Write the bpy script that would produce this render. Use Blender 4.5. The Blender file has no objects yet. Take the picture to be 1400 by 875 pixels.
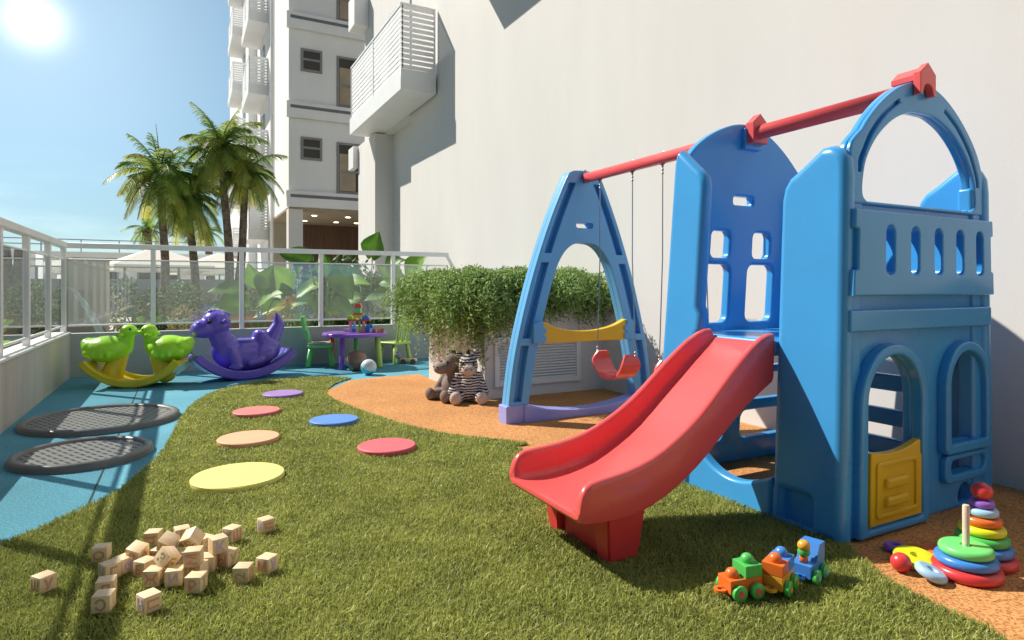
import bpy, bmesh, math, random
import numpy as np
from mathutils import Vector, Matrix, Euler
R = math.radians
random.seed(7)
rng = np.random.default_rng(11)
sc = bpy.context.scene
C = sc.collection

# ------------------------------------------------------------------ camera / pixel helpers
H = 1.1; FP = 855.0; YAW = R(27.8)
FX, FY = math.sin(YAW), math.cos(YAW)
def ray(px, py):
    u = (px - 700) / FP; v = (392 - py) / FP
    return Vector((FX + FY * u, FY - FX * u, v))
def G(px, py, z=0.0):                      # point of the plane z seen at a photo pixel
    r = ray(px, py); t = (z - H) / r.z
    return Vector((r.x * t, r.y * t, z))
def D(px, py, d):                          # point at forward depth d
    r = ray(px, py); return Vector((r.x * d, r.y * d, H + r.z * d))

# ------------------------------------------------------------------ materials
def nodes(name):
    m = bpy.data.materials.new(name); m.use_nodes = True
    nt = m.node_tree
    return m, nt, nt.nodes, nt.links, nt.nodes['Principled BSDF']
def lin(r, g, b):
    f = lambda c: (c / 255 / 12.92) if c / 255 <= .04045 else ((c / 255 + .055) / 1.055) ** 2.4
    return (f(r), f(g), f(b), 1)
def mat(name, col, rough=.5, var=.0, vscale=6.0, bump=.0, bscale=40.0, spec=.5, coat=0.0, metal=0.0, detail=5, second=None, sss=0.0):
    m, nt, N, L, b = nodes(name)
    col = tuple(col) + (1,) if len(col) == 3 else col
    b.inputs['Base Color'].default_value = col
    b.inputs['Roughness'].default_value = rough
    b.inputs['Specular IOR Level'].default_value = spec
    b.inputs['Metallic'].default_value = metal
    if coat: b.inputs['Coat Weight'].default_value = coat; b.inputs['Coat Roughness'].default_value = .12
    tc = N.new('ShaderNodeTexCoord')
    if var:
        n = N.new('ShaderNodeTexNoise'); n.inputs['Scale'].default_value = vscale; n.inputs['Detail'].default_value = detail
        L.new(tc.outputs['Object'], n.inputs['Vector'])
        mx = N.new('ShaderNodeMix'); mx.data_type = 'RGBA'
        c2 = second if second else tuple(c * (1 - var) for c in col[:3]) + (1,)
        mr = N.new('ShaderNodeMapRange'); mr.inputs[1].default_value = .35; mr.inputs[2].default_value = .65
        L.new(n.outputs['Fac'], mr.inputs[0]); L.new(mr.outputs[0], mx.inputs[0])
        mx.inputs[6].default_value = col; mx.inputs[7].default_value = c2
        L.new(mx.outputs[2], b.inputs['Base Color'])
        mr2 = N.new('ShaderNodeMapRange'); mr2.inputs[3].default_value = max(0, rough - .06); mr2.inputs[4].default_value = min(1, rough + .08)
        L.new(n.outputs['Fac'], mr2.inputs[0]); L.new(mr2.outputs[0], b.inputs['Roughness'])
    if bump:
        n2 = N.new('ShaderNodeTexNoise'); n2.inputs['Scale'].default_value = bscale; n2.inputs['Detail'].default_value = 4
        L.new(tc.outputs['Object'], n2.inputs['Vector'])
        bp = N.new('ShaderNodeBump'); bp.inputs['Strength'].default_value = bump; bp.inputs['Distance'].default_value = .01
        L.new(n2.outputs['Fac'], bp.inputs['Height']); L.new(bp.outputs[0], b.inputs['Normal'])
    return m
def plastic(name, col, rough=.33, var=.08):
    return mat(name, col, rough, var=var, vscale=2.2, spec=.42, coat=.2, detail=2)

def rubber(name, col, dark):               # poured rubber granules
    m, nt, N, L, b = nodes(name)
    tc = N.new('ShaderNodeTexCoord')
    v = N.new('ShaderNodeTexNoise'); v.inputs['Scale'].default_value = 95; v.inputs['Detail'].default_value = 3; v.inputs['Roughness'].default_value = .7
    w = N.new('ShaderNodeTexNoise'); w.inputs['Scale'].default_value = 1.7; w.inputs['Detail'].default_value = 6
    L.new(tc.outputs['Object'], v.inputs['Vector']); L.new(tc.outputs['Object'], w.inputs['Vector'])
    cr = N.new('ShaderNodeValToRGB'); cr.color_ramp.elements[0].position = .36; cr.color_ramp.elements[1].position = .56
    cr.color_ramp.elements[0].color = tuple(dark) + (1,); cr.color_ramp.elements[1].color = tuple(col) + (1,)
    L.new(v.outputs['Fac'], cr.inputs[0])
    mx = N.new('ShaderNodeMix'); mx.data_type = 'RGBA'; mx.blend_type = 'MULTIPLY'; mx.inputs[0].default_value = 1
    mr = N.new('ShaderNodeMapRange'); mr.inputs[1].default_value = .3; mr.inputs[2].default_value = .7; mr.inputs[3].default_value = .84; mr.inputs[4].default_value = 1.08
    L.new(w.outputs['Fac'], mr.inputs[0]); L.new(cr.outputs[0], mx.inputs[6]); L.new(mr.outputs[0], mx.inputs[7])
    L.new(mx.outputs[2], b.inputs['Base Color']); b.inputs['Roughness'].default_value = .85; b.inputs['Specular IOR Level'].default_value = .25
    bp = N.new('ShaderNodeBump'); bp.inputs['Strength'].default_value = .5; bp.inputs['Distance'].default_value = .006
    L.new(v.outputs['Fac'], bp.inputs['Height']); L.new(bp.outputs[0], b.inputs['Normal'])
    return m
def concrete(name, col, stain=.25, speck=True):
    m, nt, N, L, b = nodes(name)
    tc = N.new('ShaderNodeTexCoord')
    mp = N.new('ShaderNodeMapping'); mp.inputs['Scale'].default_value = (1.2, 1.2, .28); L.new(tc.outputs['Object'], mp.inputs[0])
    n = N.new('ShaderNodeTexNoise'); n.inputs['Scale'].default_value = 1.6; n.inputs['Detail'].default_value = 7; n.inputs['Roughness'].default_value = .6
    L.new(mp.outputs[0], n.inputs['Vector'])
    n2 = N.new('ShaderNodeTexNoise'); n2.inputs['Scale'].default_value = 60; n2.inputs['Detail'].default_value = 4
    L.new(tc.outputs['Object'], n2.inputs['Vector'])
    mr = N.new('ShaderNodeMapRange'); mr.inputs[1].default_value = .3; mr.inputs[2].default_value = .72; mr.inputs[3].default_value = 1 - stain; mr.inputs[4].default_value = 1
    L.new(n.outputs['Fac'], mr.inputs[0])
    mr2 = N.new('ShaderNodeMapRange'); mr2.inputs[1].default_value = .3; mr2.inputs[2].default_value = .7; mr2.inputs[3].default_value = .88 if speck else .98; mr2.inputs[4].default_value = 1.04 if speck else 1
    L.new(n2.outputs['Fac'], mr2.inputs[0])
    mu = N.new('ShaderNodeMath'); mu.operation = 'MULTIPLY'; L.new(mr.outputs[0], mu.inputs[0]); L.new(mr2.outputs[0], mu.inputs[1])
    mx = N.new('ShaderNodeMix'); mx.data_type = 'RGBA'; mx.blend_type = 'MULTIPLY'; mx.inputs[0].default_value = 1
    mx.inputs[6].default_value = tuple(col) + (1,); L.new(mu.outputs[0], mx.inputs[7])
    L.new(mx.outputs[2], b.inputs['Base Color']); b.inputs['Roughness'].default_value = .85; b.inputs['Specular IOR Level'].default_value = .25
    bp = N.new('ShaderNodeBump'); bp.inputs['Strength'].default_value = .25 if speck else .1; bp.inputs['Distance'].default_value = .004
    L.new(n2.outputs['Fac'], bp.inputs['Height']); L.new(bp.outputs[0], b.inputs['Normal'])
    return m
def leafmat(name, c1, c2, trans=.3, rough=.5, attr='rnd', spec=.3):
    m, nt, N, L, b = nodes(name)
    a = N.new('ShaderNodeAttribute'); a.attribute_name = attr
    cr = N.new('ShaderNodeValToRGB'); cr.color_ramp.elements[0].color = tuple(c1) + (1,); cr.color_ramp.elements[1].color = tuple(c2) + (1,)
    L.new(a.outputs['Fac'], cr.inputs[0]); L.new(cr.outputs[0], b.inputs['Base Color'])
    b.inputs['Roughness'].default_value = rough; b.inputs['Specular IOR Level'].default_value = spec
    t = N.new('ShaderNodeBsdfTranslucent'); L.new(cr.outputs[0], t.inputs[0])
    ms = N.new('ShaderNodeMixShader'); ms.inputs[0].default_value = trans
    L.new(b.outputs[0], ms.inputs[1]); L.new(t.outputs[0], ms.inputs[2])
    L.new(ms.outputs[0], N['Material Output'].inputs[0])
    return m
def glassmat(name, tint, refl=1.0, rough=.0, veil=0.0):
    m, nt, N, L, b = nodes(name); N.remove(b)
    tr = N.new('ShaderNodeBsdfTransparent'); tr.inputs[0].default_value = tuple(tint) + (1,)
    gl = N.new('ShaderNodeBsdfGlossy'); gl.inputs['Roughness'].default_value = rough; gl.inputs[0].default_value = (.95, .97, 1, 1)
    fr = N.new('ShaderNodeFresnel'); fr.inputs[0].default_value = 1.5
    mu = N.new('ShaderNodeMath'); mu.operation = 'MULTIPLY'; mu.inputs[1].default_value = refl; mu.use_clamp = True
    geo = N.new('ShaderNodeNewGeometry'); inv = N.new('ShaderNodeMath'); inv.operation = 'SUBTRACT'; inv.inputs[0].default_value = 1; L.new(geo.outputs['Backfacing'], inv.inputs[1])
    m0 = N.new('ShaderNodeMath'); m0.operation = 'MULTIPLY'; L.new(fr.outputs[0], m0.inputs[0]); L.new(inv.outputs[0], m0.inputs[1]); L.new(m0.outputs[0], mu.inputs[0])
    base = tr.outputs[0]
    if veil:
        tl = N.new('ShaderNodeBsdfTranslucent'); tl.inputs[0].default_value = (.82, .90, .90, 1)
        m2 = N.new('ShaderNodeMixShader'); m2.inputs[0].default_value = veil; L.new(tr.outputs[0], m2.inputs[1]); L.new(tl.outputs[0], m2.inputs[2]); base = m2.outputs[0]
    ms = N.new('ShaderNodeMixShader'); L.new(mu.outputs[0], ms.inputs[0]); L.new(base, ms.inputs[1]); L.new(gl.outputs[0], ms.inputs[2])
    L.new(ms.outputs[0], N['Material Output'].inputs[0])
    return m
def woodmat(name, c1, c2, scale=18, axis=(1, 1, 8), rough=.55):
    m, nt, N, L, b = nodes(name)
    tc = N.new('ShaderNodeTexCoord'); oi = N.new('ShaderNodeObjectInfo')
    va = N.new('ShaderNodeVectorMath'); va.operation = 'ADD'
    sc_ = N.new('ShaderNodeVectorMath'); sc_.operation = 'SCALE'; sc_.inputs[0].default_value = (13, 7, 5); L.new(oi.outputs['Random'], sc_.inputs['Scale'])
    L.new(tc.outputs['Object'], va.inputs[0]); L.new(sc_.outputs[0], va.inputs[1])
    mp = N.new('ShaderNodeMapping'); mp.inputs['Scale'].default_value = axis; L.new(va.outputs[0], mp.inputs[0])
    n = N.new('ShaderNodeTexNoise'); n.inputs['Scale'].default_value = scale; n.inputs['Detail'].default_value = 6; n.inputs['Distortion'].default_value = 1.2
    L.new(mp.outputs[0], n.inputs['Vector'])
    cr = N.new('ShaderNodeValToRGB'); cr.color_ramp.elements[0].position = .35; cr.color_ramp.elements[1].position = .65
    cr.color_ramp.elements[0].color = tuple(c1) + (1,); cr.color_ramp.elements[1].color = tuple(c2) + (1,)
    L.new(n.outputs['Fac'], cr.inputs[0])
    mx = N.new('ShaderNodeMix'); mx.data_type = 'RGBA'; mx.blend_type = 'MULTIPLY'; mx.inputs[0].default_value = 1
    mr = N.new('ShaderNodeMapRange'); mr.inputs[3].default_value = .85; mr.inputs[4].default_value = 1.05; L.new(oi.outputs['Random'], mr.inputs[0])
    L.new(cr.outputs[0], mx.inputs[6]); L.new(mr.outputs[0], mx.inputs[7]); L.new(mx.outputs[2], b.inputs['Base Color'])
    b.inputs['Roughness'].default_value = rough
    return m
M = {}
M['wall'] = concrete('white_render', (.70, .685, .66), .06, False)
M['white'] = mat('white_paint', (.80, .80, .79), .45, var=.05, vscale=2)
M['rail'] = mat('white_metal', (.90, .90, .90), .35, var=.05, vscale=3)
M['ledge'] = mat('dark_grey_band', (.16, .17, .19), .6, var=.1)
M['winframe'] = mat('window_frame_grey', (.24, .24, .24), .5, var=.1)
M['winglass'] = mat('window_glass', (.02, .022, .02), .05, spec=.35, var=.3, vscale=1.2)
M['curtain'] = mat('window_blind', (.42, .34, .24), .8, var=.2, vscale=2)
M['parapet_warm'] = concrete('concrete_warm', (.66, .62, .56), .3)
M['parapet_grey'] = concrete('concrete_grey', (.48, .50, .52), .18)
M['blue_floor'] = rubber('blue_rubber', (.135, .40, .52), (.055, .23, .33))
M['orange_floor'] = rubber('orange_rubber', (.66, .335, .125), (.30, .10, .03))
M['seam'] = mat('seam', (.03, .05, .06), .9)
M['deck'] = concrete('bounce_paving', (.62, .60, .56), .18)
M['soil'] = mat('turf_backing', (.07, .085, .018), .95, var=.4, vscale=30)
M['ground'] = mat('garden_ground', (.12, .105, .075), .9, var=.4, vscale=.7, second=(.06, .075, .03, 1), spec=.1)
M['grass'] = leafmat('grass_blades', (.11, .155, .026), (.74, .76, .22), .42, .42)
M['blue'] = plastic('blue_plastic', (.055, .34, .73), .25)
M['sky_blue'] = plastic('swing_blue_plastic', (.13, .42, .76), .32)
M['lilac'] = plastic('lilac_plastic', (.32, .36, .80), .36)
M['red'] = plastic('red_plastic', (.70, .05, .055), .33)
M['salmon'] = plastic('salmon_red_plastic', (.80, .105, .105), .26)
M['yellow'] = plastic('yellow_plastic', (.80, .50, .02), .36)
M['purple'] = plastic('purple_plastic', (.15, .105, .60), .24)
M['violet'] = plastic('violet_plastic', (.30, .12, .60), .35)
M['lime'] = plastic('lime_plastic', (.42, .85, .035), .3)
M['green'] = plastic('green_plastic', (.08, .50, .10), .35)
M['leg_green'] = plastic('leaf_green_plastic', (.17, .70, .19), .4)
M['pale_lime'] = plastic('pale_lime_plastic', (.50, .66, .16), .4)
M['rocker_yellow'] = plastic('rocker_yellow_plastic', (.78, .60, .03), .33)
M['orange'] = plastic('orange_plastic', (.80, .16, .025), .35)
M['amber'] = plastic('amber_plastic', (.80, .38, .04), .35)
M['toy_blue'] = plastic('toy_blue_plastic', (.06, .24, .68), .33)
M['light_blue'] = plastic('light_blue_plastic', (.38, .60, .82), .35)
M['acid'] = plastic('acid_yellow_plastic', (.72, .74, .02), .4)
M['pink'] = plastic('pink_block_paint', (.80, .35, .38), .45)
M['post_wood'] = woodmat('post_wood', (.55, .45, .33), (.72, .62, .5), 20, (4, 4, .6))
M['cube_wood'] = woodmat('cube_wood', (.74, .53, .30), (.86, .69, .45), 9, (1, 6, 1.5), .5)
M['dark_wood'] = woodmat('dark_wood', (.10, .045, .02), (.17, .08, .04), 3, (4, 4, .3), .5)
M['black'] = mat('black_gloss', (.01, .01, .01), .15)
M['eye_white'] = mat('eye_white', (.8, .8, .8), .25)
M['rim_rubber'] = mat('trampoline_rim_vinyl', (.16, .155, .15), .34, var=.15, vscale=5, bump=.05, bscale=60)
M['chain'] = mat('steel_chain', (.35, .34, .33), .4, metal=.9, var=.2)
M['trunk'] = mat('palm_trunk', (.22, .17, .12), .9, var=.6, vscale=9, bump=.9, bscale=18)
M['palm'] = leafmat('palm_leaflets', (.08, .26, .05), (.60, .56, .12), .5, .4)
M['trail'] = leafmat('trailing_leaves', (.05, .12, .025), (.44, .60, .20), .4, .5)
M['shrub'] = leafmat('shrub_leaves', (.05, .09, .03), (.24, .30, .12), .3, .5)
M['darkshrub'] = leafmat('dark_shrub_leaves', (.02, .055, .012), (.10, .22, .04), .25, .45)
M['dryshrub'] = leafmat('dry_shrub_leaves', (.16, .15, .05), (.50, .44, .20), .3, .6)
M['flower'] = leafmat('blue_flowers', (.025, .02, .12), (.14, .11, .42), .2, .5)
M['bigleaf'] = leafmat('broad_leaves', (.03, .12, .012), (.30, .55, .07), .4, .45, spec=.35)
M['stem'] = mat('green_stem', (.12, .22, .05), .5, var=.2)
M['stone'] = concrete('stone_cladding', (.62, .55, .44), .3)
M['tower'] = concrete('white_tower_render', (.84, .84, .83), .06, False)
M['brown_wall'] = concrete('brown_planter', (.36, .27, .15), .35)
M['canvas'] = mat('cream_canvas', (.72, .69, .62), .8, var=.06)
M['grey_metal'] = mat('grey_metal', (.25, .27, .29), .5, var=.1)
M['glass'] = glassmat('fence_glass', (.95, .97, .97), 2.2, veil=.04)  # pale translucent layer stands in for reflected haze on the panes
M['water'] = glassmat('water_sheet', (.88, .92, .94), 3.0, .12, veil=.8)
M['pool'] = mat('pool_water', (.05, .20, .24), .04, var=.2, vscale=3, bump=.25, bscale=6)
M['plush'] = mat('grey_plush', (.27, .21, .185), .95, var=.2, vscale=40, bump=.5, bscale=160)
M['plush_light'] = mat('beige_plush', (.62, .50, .43), .95, var=.12, vscale=40, bump=.5, bscale=160)
M['plush_dark'] = mat('dark_plush', (.05, .035, .03), .95, var=.2, vscale=40, bump=.5, bscale=160)
M['letter_red'] = mat('red_ink', (.72, .30, .20), .6); M['letter_violet'] = mat('violet_ink', (.50, .40, .62), .6)
M['letter_brown'] = mat('brown_ink', (.46, .33, .18), .6); M['letter_green'] = mat('olive_ink', (.40, .35, .20), .6)
def zebra():
    m, nt, N, L, b = nodes('zebra_plush')
    tc = N.new('ShaderNodeTexCoord')
    w = N.new('ShaderNodeTexWave'); w.wave_type = 'BANDS'; w.bands_direction = 'Z'
    w.inputs['Scale'].default_value = 12; w.inputs['Distortion'].default_value = 5; w.inputs['Detail'].default_value = 2; w.inputs['Detail Scale'].default_value = 1.2
    L.new(tc.outputs['Object'], w.inputs['Vector'])
    cr = N.new('ShaderNodeValToRGB'); cr.color_ramp.elements[0].position = .42; cr.color_ramp.elements[1].position = .52
    cr.color_ramp.elements[0].color = (.025, .022, .025, 1); cr.color_ramp.elements[1].color = (.68, .62, .58, 1)
    L.new(w.outputs['Fac'], cr.inputs[0]); L.new(cr.outputs[0], b.inputs['Base Color']); b.inputs['Roughness'].default_value = .95
    return m
M['zebra'] = zebra()
def mesh_mat():                            # woven trampoline mat, the dark of its slots painted as black bricks
    m, nt, N, L, b = nodes('painted_slot_mat')
    tc = N.new('ShaderNodeTexCoord')
    br = N.new('ShaderNodeTexBrick'); br.inputs['Scale'].default_value = 8; br.inputs['Mortar Size'].default_value = .028; br.inputs['Mortar Smooth'].default_value = 0
    br.inputs['Brick Width'].default_value = .75; br.inputs['Row Height'].default_value = .36; br.offset = .5; br.inputs['Bias'].default_value = 0
    br.inputs['Color1'].default_value = (.012, .012, .013, 1); br.inputs['Color2'].default_value = (.018, .018, .018, 1); br.inputs['Mortar'].default_value = (.21, .205, .195, 1)
    mp = N.new('ShaderNodeMapping'); mp.inputs['Rotation'].default_value = (0, 0, R(62)); L.new(tc.outputs['Object'], mp.inputs[0]); L.new(mp.outputs[0], br.inputs['Vector'])
    br.inputs['Mortar Size'].default_value = .105
    L.new(br.outputs['Color'], b.inputs['Base Color']); b.inputs['Roughness'].default_value = .5
    bp = N.new('ShaderNodeBump'); bp.inputs['Strength'].default_value = .6; bp.inputs['Distance'].default_value = .01
    L.new(br.outputs['Fac'], bp.inputs['Height']); L.new(bp.outputs[0], b.inputs['Normal'])
    return m
M['mat_mesh'] = mesh_mat()

# ------------------------------------------------------------------ object helpers
W = {}
def link(o): C.objects.link(o); return o
def tag(o, label=None, cat=None, group=None, kind=None):
    if label: o['label'] = label
    if cat: o['category'] = cat
    if group: o['group'] = group
    if kind: o['kind'] = kind
    return o
def thing(name, label, cat, loc=(0, 0, 0), rz=0.0, group=None, rot=None):
    o = link(bpy.data.objects.new(name, None)); o.location = loc; o.rotation_euler = rot if rot else (0, 0, rz)
    o.empty_display_size = .1
    W[o.name] = Matrix.Translation(Vector(loc)) @ (Euler(rot).to_matrix().to_4x4() if rot else Matrix.Rotation(rz, 4, 'Z'))
    return tag(o, label, cat, group)
def sharpen(bm, ang=R(42)):
    for f in bm.faces: f.smooth = True
    for e in bm.edges:
        if len(e.link_faces) == 2 and e.calc_face_angle(0) > ang: e.smooth = False
def obj(name, bm, m, parent=None, local=False, wn=False, smooth=True, label=None):
    """link bm as one mesh object; world coordinates are moved into the parent's space unless local"""
    if parent is not None:
        if not local: bm.transform(W[parent.name].inverted())
    if smooth: sharpen(bm)
    me = bpy.data.meshes.new(name); bm.to_mesh(me); bm.free()
    return objm(name, me, m, parent, wn, label)
def objm(name, me, m, parent=None, wn=False, label=None):
    me.materials.clear(); me.materials.append(M[m] if isinstance(m, str) else m)
    o = link(bpy.data.objects.new(name, me))
    if parent is not None: o.parent = parent; W[o.name] = W[parent.name]
    else: W[o.name] = Matrix.Identity(4)
    if wn:
        w = o.modifiers.new('wn', 'WEIGHTED_NORMAL'); w.keep_sharp = True; w.weight = 60
    if label: o['label'] = label
    return o
def rebase(o, loc):                        # give a world-space single mesh its origin at its base
    o.data.transform(Matrix.Translation(-Vector(loc))); o.location = loc; W[o.name] = Matrix.Translation(Vector(loc)); return o
def copy_tree(o, parent=None):
    c = o.copy(); link(c); c.parent = parent
    for ch in list(o.children): copy_tree(ch, c)
    return c
def NB(): return bmesh.new()
def box(bm, x0, x1, y0, y1, z0, z1, bev=0.0, seg=3, M4=None):
    t = bmesh.new()
    r = bmesh.ops.create_cube(t, size=1)
    bmesh.ops.scale(t, vec=(x1 - x0, y1 - y0, z1 - z0), verts=t.verts)
    if bev: bmesh.ops.bevel(t, geom=t.edges[:], offset=bev, segments=seg, profile=.5, affect='EDGES')
    bmesh.ops.translate(t, vec=((x0 + x1) / 2, (y0 + y1) / 2, (z0 + z1) / 2), verts=t.verts)
    return merge(bm, t, M4)
def merge(bm, t, M4=None):
    if M4 is not None: t.transform(M4)
    me = bpy.data.meshes.new('tmp'); t.to_mesh(me); t.free(); bm.from_mesh(me); bpy.data.meshes.remove(me); return bm
def ell(bm, c, r, rot=None, sub=3):
    t = bmesh.new(); bmesh.ops.create_icosphere(t, subdivisions=sub, radius=1)
    if isinstance(r, (int, float)): r = (r, r, r)
    bmesh.ops.scale(t, vec=r, verts=t.verts)
    if rot: t.transform(Euler(rot).to_matrix().to_4x4())
    bmesh.ops.translate(t, vec=c, verts=t.verts)
    return merge(bm, t)
def tube(bm, pts, rad, n=10, cap=True):
    pts = [Vector(p) for p in pts]; k = len(pts)
    rad = [rad] * k if isinstance(rad, (int, float)) else rad
    rings = []; up = Vector((0, 0, 1))
    ref = None
    for i, p in enumerate(pts):
        d = (pts[min(i + 1, k - 1)] - pts[max(i - 1, 0)]).normalized()
        if ref is None: ref = d.orthogonal().normalized()
        ref = (ref - d * ref.dot(d)).normalized(); b = d.cross(ref)
        rings.append([bm.verts.new(p + (ref * math.cos(2 * math.pi * j / n) + b * math.sin(2 * math.pi * j / n)) * rad[i]) for j in range(n)])
    for a, b in zip(rings, rings[1:]):
        for j in range(n): bm.faces.new((a[j], a[(j + 1) % n], b[(j + 1) % n], b[j]))
    if cap: bm.faces.new(rings[0][::-1]); bm.faces.new(rings[-1])
    return bm
def lathe(bm, prof, c=(0, 0, 0), n=32):    # prof: list of (r, z); r=0 closes
    rings = []
    for r, z in prof:
        if r < 1e-6: rings.append([bm.verts.new((c[0], c[1], c[2] + z))])
        else: rings.append([bm.verts.new((c[0] + r * math.cos(2 * math.pi * j / n), c[1] + r * math.sin(2 * math.pi * j / n), c[2] + z)) for j in range(n)])
    for a, b in zip(rings, rings[1:]):
        for j in range(n):
            k = (j + 1) % n
            if len(a) == 1 and len(b) == 1: continue
            if len(a) == 1: bm.faces.new((a[0], b[k], b[j]))
            elif len(b) == 1: bm.faces.new((a[j], a[k], b[0]))
            else: bm.faces.new((a[j], a[k], b[k], b[j]))
    bmesh.ops.recalc_face_normals(bm, faces=bm.faces)
    return bm
def cr(pts, n=8, closed=False):            # Catmull-Rom through points
    P = [np.array(p, float) for p in pts]; out = []
    k = len(P); rngi = range(k) if closed else range(k - 1)
    for i in rngi:
        p1, p2 = P[i], P[(i + 1) % k]
        p0 = P[(i - 1) % k] if (closed or i > 0) else 2 * p1 - p2
        p3 = P[(i + 2) % k] if (closed or i + 2 < k) else 2 * p2 - p1
        for j in range(n):
            t = j / n
            out.append(tuple(.5 * (2 * p1 + (p2 - p0) * t + (2 * p0 - 5 * p1 + 4 * p2 - p3) * t * t + (3 * p1 - p0 - 3 * p2 + p3) * t ** 3)))
    if not closed: out.append(tuple(P[-1]))
    return out
def rrect(x0, x1, z0, z1, r, n=5):
    o = []
    for cx, cz, a in ((x1 - r, z0 + r, -90), (x1 - r, z1 - r, 0), (x0 + r, z1 - r, 90), (x0 + r, z0 + r, 180)):
        for i in range(n + 1): t = R(a + 90 * i / n); o.append((cx + r * math.cos(t), cz + r * math.sin(t)))
    return o
def arch(x0, x1, z0, z1, r=.015, n=16):
    w = (x1 - x0) / 2; cx = (x0 + x1) / 2; zc = z1 - w; o = []
    for i in range(5): t = R(180 + 90 * i / 4); o.append((x0 + r + r * math.cos(t), z0 + r + r * math.sin(t)))
    for i in range(5): t = R(270 + 90 * i / 4); o.append((x1 - r + r * math.cos(t), z0 + r + r * math.sin(t)))
    for i in range(n + 1): t = math.pi * i / n; o.append((cx + w * math.cos(t), zc + w * math.sin(t)))
    return o
def panel(bm, outline, holes, a0, a1, plane='XZ', bev=.01, res=3):
    """a flat moulded panel with rounded edges and openings: 2D outline given thickness a0..a1 across its plane"""
    cu = bpy.data.curves.new('tmpc', 'CURVE'); cu.dimensions = '2D'; cu.fill_mode = 'BOTH'
    cu.extrude = max(.0005, (a1 - a0) / 2 - bev); cu.bevel_depth = bev; cu.bevel_resolution = res; cu.offset = -bev
    for loop in [outline] + list(holes):
        s = cu.splines.new('POLY'); s.points.add(len(loop) - 1); s.use_cyclic_u = True
        for p, q in zip(s.points, loop): p.co = (q[0], q[1], 0, 1)
    o = bpy.data.objects.new('tmpo', cu); link(o)
    dg = bpy.context.evaluated_depsgraph_get(); me = bpy.data.meshes.new_from_object(o.evaluated_get(dg))
    bpy.data.objects.remove(o); bpy.data.curves.remove(cu)
    t = bmesh.new(); t.from_mesh(me); bpy.data.meshes.remove(me)
    bmesh.ops.remove_doubles(t, verts=t.verts, dist=1e-5)
    mid = (a0 + a1) / 2
    for v in t.verts:
        x, y, z = v.co
        v.co = (x, mid + z, y) if plane == 'XZ' else (mid + z, x, y) if plane == 'YZ' else (x, y, mid + z)
    bmesh.ops.recalc_face_normals(t, faces=t.faces)
    return merge(bm, t)
def remesh(bm, voxel=.012, smooth=6):
    """one continuous skin over overlapping rounded volumes"""
    me = bpy.data.meshes.new('tmpm'); bm.to_mesh(me); bm.free()
    o = bpy.data.objects.new('tmpo', me); link(o)
    m = o.modifiers.new('r', 'REMESH'); m.mode = 'VOXEL'; m.voxel_size = voxel
    s = o.modifiers.new('s', 'SMOOTH'); s.factor = .5; s.iterations = smooth
    dg = bpy.context.evaluated_depsgraph_get(); m2 = bpy.data.meshes.new_from_object(o.evaluated_get(dg))
    bpy.data.objects.remove(o); bpy.data.meshes.remove(me)
    b = bmesh.new(); b.from_mesh(m2); bpy.data.meshes.remove(m2); return b
def cap(bm, a, b, ra, rb, n=7):            # rounded limb between two points
    a, b = Vector(a), Vector(b)
    for i in range(n):
        t = i / (n - 1); ell(bm, a.lerp(b, t), ra + (rb - ra) * t, sub=2)
    return bm
def quads(name, V, m, parent=None, rnd=None, F=4, nv=4, faces=None):
    """V: (n, nv, 3) array of leaf polygons -> one mesh"""
    n = len(V); me = bpy.data.meshes.new(name)
    V = np.asarray(V, np.float32)
    if parent is not None:
        Mi = np.array(W[parent.name].inverted(), np.float32); V = V @ Mi[:3, :3].T + Mi[:3, 3]
    pat = faces or [tuple(range(nv))]
    lp = np.concatenate([np.array(f) for f in pat]); tot = [len(f) for f in pat]
    me.vertices.add(n * nv); me.vertices.foreach_set('co', V.reshape(-1))
    L_ = (np.arange(n)[:, None] * nv + lp[None]).reshape(-1)
    me.loops.add(len(L_)); me.loops.foreach_set('vertex_index', L_.astype(np.int32))
    me.polygons.add(n * len(pat))
    st = np.concatenate([[0], np.cumsum(tot)[:-1]]); ls = (np.arange(n)[:, None] * sum(tot) + st[None]).reshape(-1)
    me.polygons.foreach_set('loop_start', ls.astype(np.int32))
    me.update(calc_edges=True)
    a = me.attributes.new('rnd', 'FLOAT', 'POINT')
    rv = rng.random(n) if rnd is None else rnd
    a.data.foreach_set('value', np.repeat(np.asarray(rv, np.float32), nv))
    me.polygons.foreach_set('use_smooth', np.ones(n * len(pat), bool))
    return objm(name, me, m, parent)
def sheet(name, pts, z, m, **kw):
    bm = NB(); vs = [bm.verts.new((p[0], p[1], z)) for p in pts]; f = bm.faces.new(vs); 
    if f.normal.z < 0: f.normal_flip()
    bmesh.ops.recalc_face_normals(bm, faces=bm.faces)
    bm.normal_update()
    for f in bm.faces:
        if f.normal.z < 0: f.normal_flip()
    o = obj(name, bm, m, smooth=False); return tag(o, **kw)
def in_poly(x, y, poly):
    r = np.zeros(len(x), bool); j = len(poly) - 1
    for i in range(len(poly)):
        xi, yi = poly[i]; xj, yj = poly[j]
        c = ((yi > y) != (yj > y)) & (x < (xj - xi) * (y - yi) / (yj - yi + 1e-12) + xi); r ^= c; j = i
    return r
_txt = {}
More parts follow.
